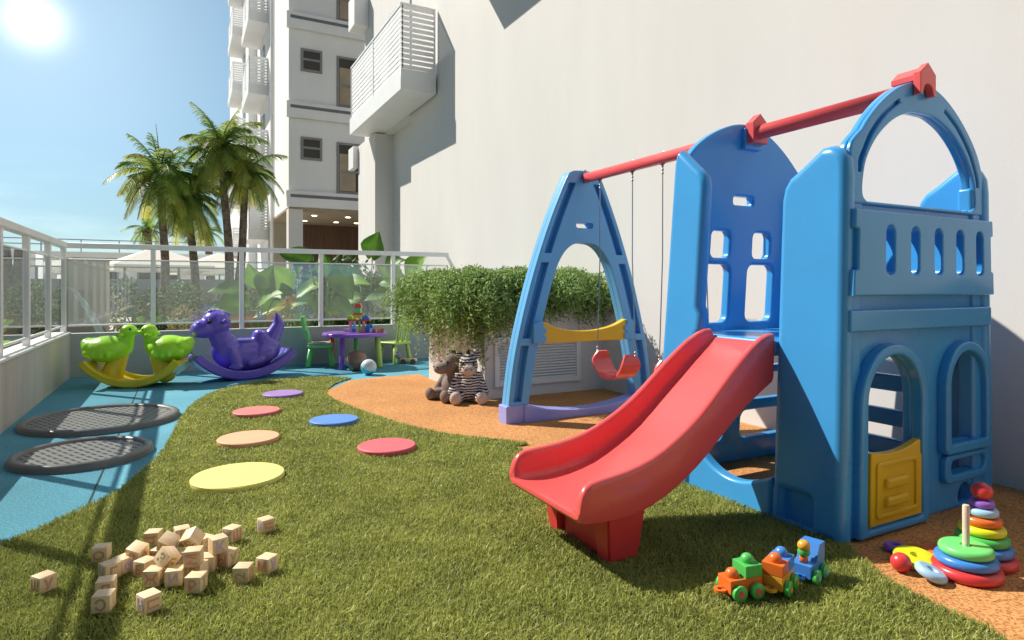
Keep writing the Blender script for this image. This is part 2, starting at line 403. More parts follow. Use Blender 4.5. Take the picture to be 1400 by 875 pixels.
def glyph(ch, size, depth=.0006):
    k = (ch, size)
    if k not in _txt:
        cu = bpy.data.curves.new('t', 'FONT'); cu.body = ch; cu.size = size; cu.offset = .0013; cu.extrude = depth; cu.align_x = 'CENTER'; cu.align_y = 'CENTER'
        o = bpy.data.objects.new('t', cu); link(o); dg = bpy.context.evaluated_depsgraph_get()
        me = bpy.data.meshes.new_from_object(o.evaluated_get(dg)); bpy.data.objects.remove(o); bpy.data.curves.remove(cu)
        c = sum((v.co for v in me.vertices), Vector()) / max(1, len(me.vertices))
        lo = Vector((min(v.co.x for v in me.vertices), min(v.co.y for v in me.vertices), 0)); hi = Vector((max(v.co.x for v in me.vertices), max(v.co.y for v in me.vertices), 0))
        me.transform(Matrix.Translation(-(lo + hi) / 2)); _txt[k] = me
    return _txt[k].copy()

# ------------------------------------------------------------------ ground, floors, lawn
def P2(lst): return [tuple(G(*p))[:2] for p in lst]
sheet('ground', [(-400, -400), (400, -400), (400, 400), (-400, 400)], -.05, 'ground', kind='structure')
sheet('blue_rubber_floor', [(-1.25, -6), (4.3, -6), (4.3, 9.25), (-1.25, 9.25)], 0, 'blue_floor', kind='structure')
sheet('bounce_deck', [(-28, 9.36), (20, 9.36), (20, 60), (-28, 60)], -.03, 'deck', kind='structure')  # pale ground added to bounce sunlight onto the tower's shaded front
oran = P2([(481, 520), (522, 515.5), (572, 511.5)]) + [(2.62, 7.0), (4.2, 7.0), (4.2, -5.5), (.8, -5.5), (.9, 2.0), (.5, 4.0)] + P2([(385, 560)])
sheet('orange_rubber_floor', oran, .004, 'orange_floor', kind='structure')
left_edge = cr(P2([(0, 748), (60, 722), (110, 700), (160, 675), (190, 649), (215, 627), (233, 600), (246, 575), (266, 552), (300, 535), (350, 524), (400, 518.5), (445, 516.5), (481, 518)]), 5)
right_edge = cr(P2([(481, 518), (458, 526), (446, 538), (462, 550), (505, 567), (560, 584), (620, 597), (680, 603), (722, 609)]) + [(2.0, 3.72), (2.25, 3.2), (2.43, 2.75)], 5)
near_edge = cr([tuple(G(1160, 748))[:2]] + P2([(1180, 768), (1210, 792), (1255, 818), (1305, 843), (1372, 878)]) + [(1.85, .62), (1.3, .2), (.8, -.5)], 5)
lawn = left_edge + right_edge + [(2.49, 2.62), (2.49, 1.74)] + near_edge + [(.6, -1.5), (-1.19, -1.5), (-1.19, 1.6), (-1.17, 2.3)]
sheet('lawn', lawn, .008, 'soil', kind='structure')
for k, (a, b) in enumerate([((-.42, 3.3), (-.42, 9.1)), ((2.0, .85), (2.62, .95)), ((2.62, .95), (3.9, .98))]):
    bm = NB(); a = Vector(a + (0,)); b = Vector(b + (0,)); d = (b - a).normalized(); n = Vector((-d.y, d.x, 0)) * .004
    bm.faces.new([bm.verts.new(p + Vector((0, 0, .008 if k else .004))) for p in (a - n, b - n, b + n, a + n)])
    bm.normal_update()
    for f in bm.faces:
        if f.normal.z < 0: f.normal_flip()
    tag(obj('floor_seam', bm, 'seam', smooth=False), kind='structure')

# stepping discs laid in the lawn
discs = [((326, 652), .245, 'yellow disc', (.86, .80, .22), 'large pale yellow round disc set in the lawn nearest the wooden cubes'),
         ((340, 600), .205, 'peach', (.84, .42, .25), 'peach orange round disc in the lawn between the yellow and the coral discs'),
         ((351, 563), .19, 'coral', (.78, .20, .19), 'coral pink round disc in the lawn just beyond the peach disc'),
         ((387, 539), .19, 'purple', (.34, .20, .52), 'small purple round disc at the far tip of the lawn'),
         ((457, 575), .19, 'blue', (.10, .26, .66), 'blue round disc lying alone in the middle of the lawn'),
         ((529, 611), .19, 'red', (.80, .13, .16), 'red round disc in the lawn closest to the swing and slide')]
disc_xy = []
for (px, r, nm, col, lab) in discs:
    p = G(px[0], px[1], .03); disc_xy.append((p.x, p.y, r))
    M['disc_' + nm] = mat('disc_' + nm.replace(' ', '_'), col, .6, var=.07, vscale=6, bump=.15, bscale=120)
    bm = lathe(NB(), [(0, 0), (r - .006, 0), (r, .006), (r, .026), (r - .006, .032), (0, .032)], n=56)
    o = obj('stepping_disc', bm, 'disc_' + nm); o.location = (p.x, p.y, .014)
    tag(o, lab, 'stepping disc', 'coloured discs in the lawn')

def grass():
    n = 1000000
    x = rng.uniform(-1.2, 2.7, n); y = rng.uniform(.6, 7.9, n)
    f = x * FX + y * FY; r = x * FY - y * FX
    keep = in_poly(x, y, lawn) & (f > 1.15) & (np.abs(r) < f * 1.0 + .6)
    dens = np.clip(1.15 - (f - 1.8) / 4.2, .38, 1)
    keep &= rng.random(n) < dens
    for (dx, dy, dr) in disc_xy: keep &= (x - dx) ** 2 + (y - dy) ** 2 > (dr - .004) ** 2
    x, y, f = x[keep], y[keep], f[keep]; n = len(x)
    clump = .5 + .5 * np.sin(x * 9.1 + 1.7 * np.sin(y * 7.3)) * np.sin(y * 8.3 + 1.3 * np.sin(x * 6.1))
    h = rng.uniform(.012, .029, n) * (.8 + .35 * clump)
    w = rng.uniform(.0011, .0020, n) * np.clip(f / 2.6, 1, 2.1)
    a = rng.uniform(0, 2 * np.pi, n); lean = rng.uniform(.25, 1.3, n) * h; b = a + rng.normal(0, .9, n)
    dx, dy = np.cos(a), np.sin(a); sx, sy = -np.sin(b), np.cos(b)
    V = np.zeros((n, 5, 3), np.float32)
    V[:, 0] = np.stack([x - sx * w, y - sy * w, np.full(n, .008)], 1); V[:, 1] = np.stack([x + sx * w, y + sy * w, np.full(n, .008)], 1)
    mx, my, mz = x + dx * lean * .35, y + dy * lean * .35, .008 + h * .62
    V[:, 2] = np.stack([mx + sx * w * .85, my + sy * w * .85, mz], 1); V[:, 3] = np.stack([mx - sx * w * .85, my - sy * w * .85, mz], 1)
    V[:, 4] = np.stack([x + dx * lean, y + dy * lean, .008 + h * (1 - .25 * (lean / h) ** 2 * .5)], 1)
    rv = np.clip(rng.beta(2, 2.4, n) * .85 + .18 * clump, 0, 1)
    o = quads('lawn_grass', V, 'grass', rnd=rv, nv=5, faces=[(0, 1, 2, 3), (3, 2, 4)])
    tag(o, 'short olive green turf grass with a curved edge', 'grass', kind='stuff')
grass()

# ------------------------------------------------------------------ parapets and glass fence
XL, YB = -1.2, 9.17
bm = box(NB(), XL - .16, XL, -3, YB + .16, -.04, .53)
o = tag(obj('parapet_wall', bm, 'parapet_warm', smooth=False), 'low warm grey concrete wall along the left edge of the blue floor', 'wall')
bm = box(NB(), XL - .18, XL + .015, -3, YB, .53, .555, .004, 1); obj('coping', bm, 'white', o)
bm = box(NB(), XL, 4.1, YB, YB + .16, -.04, .53)
o = tag(obj('parapet_wall', bm, 'parapet_grey', smooth=False), 'low blue grey concrete wall behind the rocking toys and play table', 'wall')
def fence(label, posts, ends, axis, glass_sp):
    """white metal balustrade: posts on the coping, a broad top rail, thin rails and glass panes"""
    t = thing('glass_fence', label, 'fence', (posts[0][0], posts[0][1], .55))
    for (x, y) in posts:
        obj('post', box(NB(), x - .028, x + .028, y - .028, y + .028, .535, 1.575, .003, 1), 'rail', t)
    (x0, y0), (x1, y1) = ends
    hw = .045
    def rail(z0, z1, w, nm):
        bm = NB()
        if axis == 'x': box(bm, x0, x1, y0 - w, y0 + w, z0, z1, .003, 1)
        else: box(bm, x0 - w, x0 + w, y0, y1, z0, z1, .003, 1)
        obj(nm, bm, 'rail', t)
    rail(1.572, 1.635, hw, 'top_rail'); rail(1.425, 1.443, .012, 'glass_rail'); rail(.615, .636, .016, 'glass_rail')
    for (a, b) in glass_sp:
        bm = NB()
        if axis == 'x': box(bm, a, b, y0 - .004, y0 + .004, .637, 1.4245)
        else: box(bm, x0 - .004, x0 + .004, a, b, .637, 1.4245)
        obj('glass_pane', bm, 'glass', t, smooth=False)
    return t
YF = YB + .07; XF = XL - .075
bx = [-.33, .715, 1.765, 2.83]
fb = fence('white balustrade with clear glass panes on the wall behind the toys', [(x, YF) for x in bx], ((XF + .045, YF), (3.72, YF)), 'x',
      [(XF + .03, bx[0] - .03)] + [(a + .03, b - .03) for a, b in zip(bx, bx[1:])] + [(bx[-1] + .03, 3.68)])
bm = tube(NB(), [(3.70, YF, 1.60), (3.98, YF, 1.12)], .03, 4); obj('sloping_brace', bm, 'rail', fb, smooth=False)
ly = [YF, 8.25, 7.2, 6.2, 5.15, 4.1, 3.05, 2.0, .95, -.1, -1.2]
fence('white balustrade with clear glass panes along the left low wall', [(XF, y) for y in ly], ((XF, -1.25), (XF, YF + .045)), 'y',
      [(b + .03, a - .03) for a, b in zip(ly, ly[1:])])

# ------------------------------------------------------------------ near building (white wall, balcony, pillar)
bn = thing('apartment_building', 'tall white rendered building beside the play area with a slatted balcony', 'building', (4, 4, 0))
WX = 4.0
bm = NB(); box(bm, WX, WX + 6, -4.5, 11.86, -.05, 16); obj('wall', bm, 'wall', bn, smooth=False)
bm = NB(); box(bm, WX + .15, WX + 6, 11.86, 13.53, -.05, 4.47); obj('recess_wall', bm, 'wall', bn, smooth=False)
bm = NB(); box(bm, 3.74, WX + 6, 13.53, 15.0, -.05, 4.47); obj('pillar', bm, 'wall', bn, smooth=False)
bm = NB(); box(bm, 3.97, WX + 6, 11.86, 15.3, 4.47, 16); obj('upper_wall', bm, 'wall', bn, smooth=False)
def slat_balcony(par, x0, x1, y0, y1, z0, zf, zt, nsl, mname='white', divs=2, tw=.035):
    """slab with a louvred guard on the three free sides (x0 is the outer edge, x1 the wall)"""
    s = obj('balcony', box(NB(), x0, x1, y0, y1, z0, zf, .004, 1), mname, par, wn=True)
    rl = NB(); inset = .02
    h = (zt - zf) / nsl
    for i in range(nsl):
        za = zf + h * (i + .22); zb = zf + h * (i + .90)
        box(rl, x0 + inset + .012, x0 + inset + .03, y0 + inset, y1 - inset, za, zb)
        box(rl, x0 + inset, x1, y0 + inset + .012, y0 + inset + .03, za, zb)
        box(rl, x0 + inset, x1, y1 - inset - .03, y1 - inset - .012, za, zb)
    for (px_, py_) in [(x0 + inset, y0 + inset), (x0 + inset, y1 - inset - tw), (x1 - tw - .003, y0 + inset), (x1 - tw - .003, y1 - inset - tw)] + [(x0 + inset, y0 + (y1 - y0) * k / divs) for k in range(1, divs)]:
        box(rl, px_, px_ + tw, py_, py_ + tw, zf, zt)
    box(rl, x0 + inset - .005, x0 + inset + tw + .005, y0 + inset - .004, y1 - inset + .004, zt, zt + .03)
    box(rl, x0 + inset - .005, x1 - .002, y0 + inset - .005, y0 + inset + tw + .005, zt + .002, zt + .028)
    obj('railing', rl, 'rail', s, smooth=False)
    return s
slat_balcony(bn, 3.32, 3.968, 10.4, 14.1, 4.50, 4.86, 5.98, 12)
slat_balcony(bn, 3.32, 3.998, 4.2, 8.65, 5.74, 6.1, 7.2, 12)
# dark balcony door above the slab
w = obj('window', box(NB(), 3.93, 3.9695, 12.6, 13.2, 4.87, 6.9, .004, 1), 'winframe', bn)
obj('pane', box(NB(), 3.926, 3.9295, 12.66, 13.14, 4.93, 6.84), 'winglass', w, smooth=False)
for (za, zb) in ((7.35, 8.1), (3.95, 4.47)):
    obj('balcony', box(NB(), 3.62, 3.735 if zb < 4.5 else 3.965, 15.02 if zb < 4.5 else 14.9, 15.5, za, zb, .004, 1), 'white', bn, wn=True)

# ------------------------------------------------------------------ far apartment block
bf = thing('apartment_building', 'white apartment tower behind the palms with stacked balconies and dark windows', 'building', (6, 30, 0))
BX, BY = 3.08, 21.5
bm = NB(); box(bm, BX, 16, BY, 50, 3.72, 24); box(bm, BX, 16, 27, 49.9, -.05, 3.72); obj('wall', bm, 'tower', bf, smooth=False)
ledz = [3.72 + 2.92 * k for k in range(6)]
for z in ledz:
    l = obj('ledge', box(NB(), BX - .08, 16, BY - .16, BY - .003, z, z + .52, .006, 1), 'white', bf, wn=True)
    obj('dark_band', box(NB(), BX + .03, 16, BY - .172, BY - .155, z + .30, z + .40), 'ledge', l, smooth=False)
def window(par, x0, x1, z0, z1, y, split=None, blind=.0):
    f = NB(); t = .075
    for a in ((x0, x0 + t, z0, z1), (x1 - t, x1, z0, z1), (x0 + t, x1 - t, z0, z0 + t), (x0 + t, x1 - t, z1 - t, z1)): box(f, a[0], a[1], y - .05, y - .002, a[2], a[3])
    if split: box(f, x0 + t, x1 - t, y - .048, y - .004, z0 + split, z0 + split + t)
    o = obj('window', f, 'winframe', par, smooth=False)
    obj('pane', box(NB(), x0 + t, x1 - t, y - .02, y - .006, z0 + t, z1 - t), 'winglass', o, smooth=False)
    if blind: obj('blind', box(NB(), x0 + t + .02, x0 + (x1 - x0) * .5, y - .026, y - .021, z0 + t + .02, z1 - t - .3), 'curtain', o, smooth=False)
for k in range(5):
    z = ledz[k]
    window(bf, 3.46, 4.14, z + 1.58, z + 2.33, BY, .36)
    window(bf, 4.62, 5.9, z + .52 + .02, z + 2.27, BY, .72, 1)
# ground-floor lobby under the first ledge
lob = obj('lobby', box(NB(), 3.75, 16, 26.8, 26.99, -.05, 3.715), 'dark_wood', bf, smooth=False)
cl = NB(); box(cl, BX + .01, 16, BY + .01, 26.99, 3.66, 3.715); obj('lobby_ceiling', cl, 'curtain', bf, smooth=False)
cb = NB(); box(cb, BX + .02, 3.75, 26.5, 26.95, -.05, 3.655); obj('lobby_stone_panel', cb, 'stone', bf, smooth=False)
for x in (3.08, 7.5): obj('column', box(NB(), x, x + .45, BY + .02, BY + .5, -.05, 3.655), 'wall', bf, smooth=False)
M['downlight'] = mat('downlight', (1, .9, .7), .5); M['downlight'].node_tree.nodes['Principled BSDF'].inputs['Emission Color'].default_value = (1, .8, .55, 1); M['downlight'].node_tree.nodes['Principled BSDF'].inputs['Emission Strength'].default_value = 6
for x in (4.2, 5.4, 6.2):
    for y in (23.2, 25.2): obj('downlight', lathe(NB(), [(0, 0), (.09, 0), (.09, .012), (0, .012)], (x, y, 3.645), 12), 'downlight', bf)
for k in range(6):
    z = 3.0 + 2.92 * k
    slat_balcony(bf, BX - .75, BX - .003, 27, 30.2, z, z + .42, z + 1.5, 9, tw=.05)
    slat_balcony(bf, BX - .75, BX - .003, 36, 39.6, z - .3, z + .15, z + 1.2, 9, tw=.05)
    w = obj('window', box(NB(), BX - .03, BX - .004, 28.3, 29.6, z + .5, z + 2.5), 'winframe', bf, smooth=False); obj('pane', box(NB(), BX - .034, BX - .031, 28.4, 29.5, z + .6, z + 2.4), 'winglass', w, smooth=False)
    w = obj('window', box(NB(), BX - .03, BX - .004, 37.3, 38.6, z + .2, z + 2.2), 'winframe', bf, smooth=False); obj('pane', box(NB(), BX - .034, BX - .031, 37.4, 38.5, z + .3, z + 2.1), 'winglass', w, smooth=False)
for y in (25.2, 34.6): obj('downpipe', tube(NB(), [(BX - .07, y, 0), (BX - .07, y, 23.8)], .06, 8), 'rail', bf)
obj('pier', box(NB(), BX - .35, BX - .004, 31.5, 33, -.05, 23.9), 'tower', bf, smooth=False)

# ------------------------------------------------------------------ pool side beyond the fence
bl = thing('pavilion', 'long low white building with a dark roof rail on the horizon', 'building', (-3, 44, 0))
bm = NB(); box(bm, -26, 1.2, 42, 47, -.05, 2.7); obj('wall', bm, 'white', bl, smooth=False)
bm = NB(); box(bm, -27, 1.6, 41.4, 47.5, 2.7, 3.02); obj('roof_slab', bm, 'white', bl, smooth=False)
bm = NB()
for x in np.arange(-14, 1.3, 1.8): box(bm, x, x + .05, 41.9, 41.95, 3.02, 3.72)
for z in (3.4, 3.69): box(bm, -14, 1.3, 41.905, 41.955, z, z + .05)
obj('roof_rail', bm, 'grey_metal', bl, smooth=False)
for x in np.arange(-24, 0, 3.1):
    w = obj('window', box(NB(), x, x + 2.2, 41.95, 41.996, .3, 2.8), 'winframe', bl, smooth=False); obj('pane', box(NB(), x + .1, x + 2.1, 41.94, 41.949, .4, 2.7), 'winglass', w, smooth=False)
def parasol(px, w, d, top, hem, label):
    p = D(px, 392, d); t = thing('parasol', label, 'parasol', (p.x, p.y, 0), R(15))
    h = w / 2; bm = NB()
    N_ = 8; c = bm.verts.new((0, 0, top)); ring = []
    for k in range(4):
        a = R(45 + 90 * k); ring.append(Vector((math.cos(a), math.sin(a), 0)) * h * 1.414)
    pts = []
    for k in range(4):
        for j in range(N_): pts.append(ring[k].lerp(ring[(k + 1) % 4], j / N_))
    v1 = [bm.verts.new((q.x, q.y, hem + .28)) for q in pts]; v2 = [bm.verts.new((q.x * 1.005, q.y * 1.005, hem + (.03 if j % 2 else 0))) for j, q in enumerate(pts)]
    for j in range(len(pts)):
        k = (j + 1) % len(pts); bm.faces.new((c, v1[j], v1[k])); bm.faces.new((v1[j], v2[j], v2[k], v1[k]))
    obj('canopy', bm, 'canvas', t, local=True, smooth=False)
    obj('pole', tube(NB(), [(0, 0, 0), (0, 0, top)], .04, 8), 'grey_metal', t, local=True)
    obj('base', lathe(NB(), [(0, 0), (.35, 0), (.35, .06), (0, .08)]), 'grey_metal', t, local=True)
parasol(212, 4.0, 29, 2.95, 1.78, 'large square cream parasol by the pool, left of the two')
parasol(300, 4.2, 33, 2.9, 1.7, 'square cream parasol partly hidden behind the palm trunks')
# feature wall with water spout and basin
fw = thing('water_wall', 'beige stone feature wall with a clear arc of water pouring from it', 'water feature', (-1.6, 11.2, 0))
bm = NB(); box(bm, -2.9, -1.02, 11.3, 11.75, -.05, 1.52); obj('wall', bm, 'stone', fw, smooth=False)
obj('spout', box(NB(), -1.95, -1.55, 11.02, 11.287, 1.10, 1.14, .004, 1), 'grey_metal', fw)
pts = []; rad = []
for i in range(19):
    t = i / 18; pts.append((-1.56 + .60 * t, 11.10 + .01 * math.sin(9 * t), 1.13 - .14 * t - .93 * t * t)); rad.append(.022 + .05 * t + .008 * math.sin(i * 2.3))
bm = tube(NB(), pts, rad, 9)
for v in bm.verts: v.co.x += .012 * math.sin(v.co.z * 40 + v.co.y * 31); v.co.y = 11.1 + (v.co.y - 11.1) * 2.0
obj('water_arc', bm, 'water', fw)
sheet('pool_water', [(-9, 9.9), (-.2, 9.9), (-.2, 11.0), (-.6, 16), (-9, 18)], .05, 'pool', kind='structure')
bm = NB(); box(bm, -9.2, -.05, 9.72, 9.9, -.05, .16); box(bm, -.2, -.05, 9.9, 11.2, -.05, .155)
tag(obj('pool_edge', bm, 'white', smooth=False), 'white stone edge of the pool beyond the glass', 'pool edge')
bm = NB(); box(bm, -.9, 6.5, 14.6, 14.8, -.05, .58); box(bm, -.9, -.7, 14.8, 18, -.05, .58)
tag(obj('planter_wall', bm, 'brown_wall', smooth=False), 'low brown garden wall in front of the palms beyond the glass', 'wall')
gr = thing('terrace_fence', 'grey slatted terrace fence below the parasols', 'fence', (-4, 24, 0))
bm = NB(); box(bm, -9.5, 3.0, 24, 24.05, .1, 1.35); obj('panel', bm, 'grey_metal', gr, smooth=False)
bm = NB(); box(bm, -9.5, 3.0, 23.97, 24.08, 1.72, 1.76); obj('rail', bm, 'grey_metal', gr, smooth=False)
for x in np.arange(-9.5, 3.1, 1.56): obj('post', box(NB(), x, x + .07, 23.98, 24.06, -.05, 1.72), 'grey_metal', gr, smooth=False)
lw = box(NB(), -4.6, -4.4, -2, 13, -.05, 1.9)
tag(obj('garden_wall', lw, 'stone', smooth=False), 'beige garden wall beyond the left balustrade', 'wall')

# ------------------------------------------------------------------ planting
def leaf_cloud(name, parent, c, rad, n, ls, m, flat=.0, asp=.42, shell=.55):
    """many small leaves through an uneven crown volume"""
    k = max(5, n // 220)
    cc = rng.normal(0, .42, (k, 3)); cc /= np.maximum(1, np.linalg.norm(cc, axis=1))[:, None] / .8
    cr_ = rng.uniform(.28, .55, k)
    idx = rng.integers(0, k, n); dv = rng.normal(0, 1, (n, 3)); dv /= np.linalg.norm(dv, axis=1)[:, None]
    rr = rng.uniform(shell, 1.0, n) ** .7
    p = (cc[idx] + dv * (rr * cr_[idx])[:, None]) * np.array(rad) + np.array(c)
    p = p[p[:, 2] > .02]; n = len(p)
    d = dv[:n] + rng.normal(0, .6, (n, 3)); d[:, 2] += flat; d /= np.linalg.norm(d, axis=1)[:, None]
    s = np.cross(d, rng.normal(0, 1, (n, 3))); s /= np.linalg.norm(s, axis=1)[:, None]
    l = rng.uniform(.6, 1.25, n)[:, None] * ls
    V = np.stack([p, p + d * l * .5 + s * l * asp * .5, p + d * l, p + d * l * .5 - s * l * asp * .5], 1)
    return quads(name, V, m, parent)
def shrub(px, d, h, w, label, m='shrub', n=900, ls=.09, cat='shrub', name='garden_shrub', group=None, xy=None):
    p = Vector((xy[0], xy[1], 0)) if xy else D(px, 392, d); t = thing(name, label, cat, (p.x, p.y, -.04), group=group)
    leaf_cloud('foliage', t, (p.x, p.y, h * .55), (w * .62, w * .62, h * .62), n, ls, m)
    bm = NB()
    for k in range(5):
        a = k * 1.3; tube(bm, [(p.x, p.y, -.04), (p.x + .12 * w * math.cos(a), p.y + .12 * w * math.sin(a), h * .4), (p.x + .3 * w * math.cos(a), p.y + .3 * w * math.sin(a), h * .75)], [.014, .01, .005], 5)
    obj('stem', bm, 'stem', t)
    return t
GS = 'shrubs of the pool garden'
shrub(152, 10.6, .85, .75, 'yellowish feathery shrub beside the white post by the water wall', 'dryshrub', 900, .075, group=GS)
shrub(185, 12.2, 1.05, 1.0, 'green leafy shrub in front of the parasol, left of the second fence post', 'shrub', 1100, .09, group=GS)
shrub(238, 12.8, 1.15, 1.2, 'grey green shrub under the leftmost palm trunk', 'shrub', 1300, .09, group=GS)
shrub(246, 10.4, .80, .62, 'dry straw coloured bush behind the green duck rocker', 'dryshrub', 800, .075, group=GS)
shrub(290, 13.6, 1.25, 1.3, 'green shrub behind the purple rocking toy', 'shrub', 1200, .10, group=GS)
shrub(345, 14.2, 1.3, 1.2, 'dark green shrub behind the broad pale leaves', 'shrub', 1200, .10, group=GS)
shrub(292, 10.2, .84, .5, 'round blue flowering bush above the purple rocking toy', 'flower', 1400, .05, 'bush', 'flowering_bush')
shrub(400, 13.0, 1.25, 1.3, 'bushy green shrub in front of the lobby column', 'shrub', 1200, .10, group=GS)
shrub(455, 11.4, 1.40, 1.5, 'dark dense shrub behind the play table chairs', 'darkshrub', 3200, .13, group=GS)
shrub(520, 11.2, 1.35, 1.2, 'dense green shrub between the play table and the hedge planter', 'darkshrub', 3200, .13, group=GS)
for (x, y, h, w, lb, m_) in [(-2.1, 8.0, .95, .8, 'olive shrub outside the left balustrade nearest the corner', 'shrub'), (-2.3, 6.9, 1.15, .9, 'dark green shrub outside the left balustrade, second from the corner', 'shrub'),
                             (-2.2, 6.0, .8, .6, 'purple flowering bush at the left edge outside the balustrade', 'flower'), (-3.6, 7.4, 1.7, 1.0, 'tall green shrub against the beige garden wall', 'shrub'), (-2.8, 9.3, .9, .9, 'yellow green shrub by the corner of the balustrade', 'dryshrub'), (-3.3, 5.4, 1.5, 1.0, 'broad green shrub by the beige wall at the frame edge', 'shrub')]:
    shrub(0, 0, h, w, lb, m_, 1000, .08, xy=(x, y), group=GS, cat='bush' if m_ == 'flower' else 'shrub', name='flowering_bush' if m_ == 'flower' else 'garden_shrub')

def big_leaf(bm, base, tip_dir, L_, Wd, droop, nrm):
    """heart-shaped blade with a folded midrib, bending down along its length"""
    d = Vector(tip_dir).normalized(); s = d.cross(nrm).normalized(); up = s.cross(d)
    prof = [(-.12, .30), (0, .62), (.15, .92), (.32, 1.0), (.5, .88), (.68, .62), (.85, .3), (1.0, .02)]
    rows = []
    for (t, w) in prof:
        c = Vector(base) + d * L_ * t - Vector((0, 0, 1)) * droop * L_ * max(0, t) ** 1.8
        row = []
        for j in (-1, -.55, 0, .55, 1):
            back = .10 * L_ if (t < 0 and j == 0) else 0
            row.append(bm.verts.new(c + s * (j * w * Wd / 2) + up * (abs(j) * .16 * Wd * w + .018 * math.sin(9 * t + 2 * j) * abs(j)) + d * back))
        rows.append(row)
    for a, b in zip(rows, rows[1:]):
        for j in range(4): bm.faces.new((a[j], a[j + 1], b[j + 1], b[j]))
def big_plant(px, d, label, leaves, z0=.0):
    p = D(px, 392, d); t = thing('elephant_ear_plant', label, 'plant', (p.x, p.y, -.05), group='broad leaved plants behind the glass')
    rgt = Vector((FY, -FX, 0)); fwd = Vector((FX, FY, 0))
    for (dx, z, L_, ang, droop, dy) in leaves:
        tip = p + rgt * dx + fwd * dy; tip.z = z
        b = NB(); tube(b, [(p.x, p.y, -.05), tuple(p.lerp(tip, .45) + Vector((0, 0, z * .62 - p.lerp(tip, .45).z))), tuple(tip)], [.018, .014, .008], 6)
        obj('stem', b, 'stem', t)
        lb = NB(); a = R(ang); big_leaf(lb, tip, rgt * math.cos(a) + Vector((0, 0, math.sin(a))) - fwd * .25, L_ * 1.1, L_ * .88, droop * .6, -fwd * random.uniform(.45, .9) + rgt * random.uniform(-.5, .2) + Vector((0, 0, random.uniform(.5, .95))))
        o = obj('leaf', lb, 'bigleaf', t); at = o.data.attributes.new('rnd', 'FLOAT', 'POINT')
        rv = random.uniform(.0, .8); at.data.foreach_set('value', [min(1, max(0, rv + (.28 if i % 5 == 2 else random.uniform(-.16, .10)))) for i in range(len(o.data.vertices))])
big_plant(352, 10.3, 'pale broad leaved plant spreading beside the second fence post from the table', [(-.25, 1.02, .5, 172, .25, 0), (-.18, .78, .55, 155, .9, -.1), (.08, 1.0, .5, 70, .15, .1), (.1, .82, .5, 40, .5, -.1), (.25, .95, .42, 25, .5, .1), (-.05, 1.12, .42, 110, .2, .2)])
big_plant(402, 10.5, 'broad leaved plant with dark leaves in front of the lobby', [(-.1, 1.1, .48, 120, .3, 0), (.12, 1.05, .5, 40, .6, 0), (.25, .85, .45, -10, .5, -.1), (-.2, .8, .42, 190, .5, 0), (.05, 1.3, .4, 80, .2, .1)])
big_plant(445, 10.2, 'tall broad leaved plant behind the green chair and fence post', [(-.28, 1.52, .45, 155, .3, 0), (.25, 1.38, .52, -60, .05, -.15), (-.1, 1.15, .4, 200, .5, 0), (.3, 1.1, .48, 30, .7, .1), (0, 1.3, .44, 95, .4, .15), (-.22, .9, .4, 185, .6, -.1), (.15, .85, .42, -25, .6, -.1)])
big_plant(505, 10.6, 'broad leaved plant with one leaf rising above the rail by the pillar', [(.05, 1.62, .5, 75, .35, 0), (-.2, 1.2, .45, 150, .5, .1), (.25, 1.2, .5, 20, .6, -.1), (.1, .95, .45, -20, .7, 0), (-.15, .92, .42, 200, .5, -.1), (.28, 1.42, .4, 40, .5, .1)])
big_plant(552, 10.4, 'broad leaved plant with slim upright leaves beside the hedge planter', [(.1, 1.28, .5, 55, .2, 0), (-.12, 1.2, .45, 130, .4, 0), (.3, 1.15, .42, 20, .5, .1), (-.2, .95, .42, 170, .6, 0)])

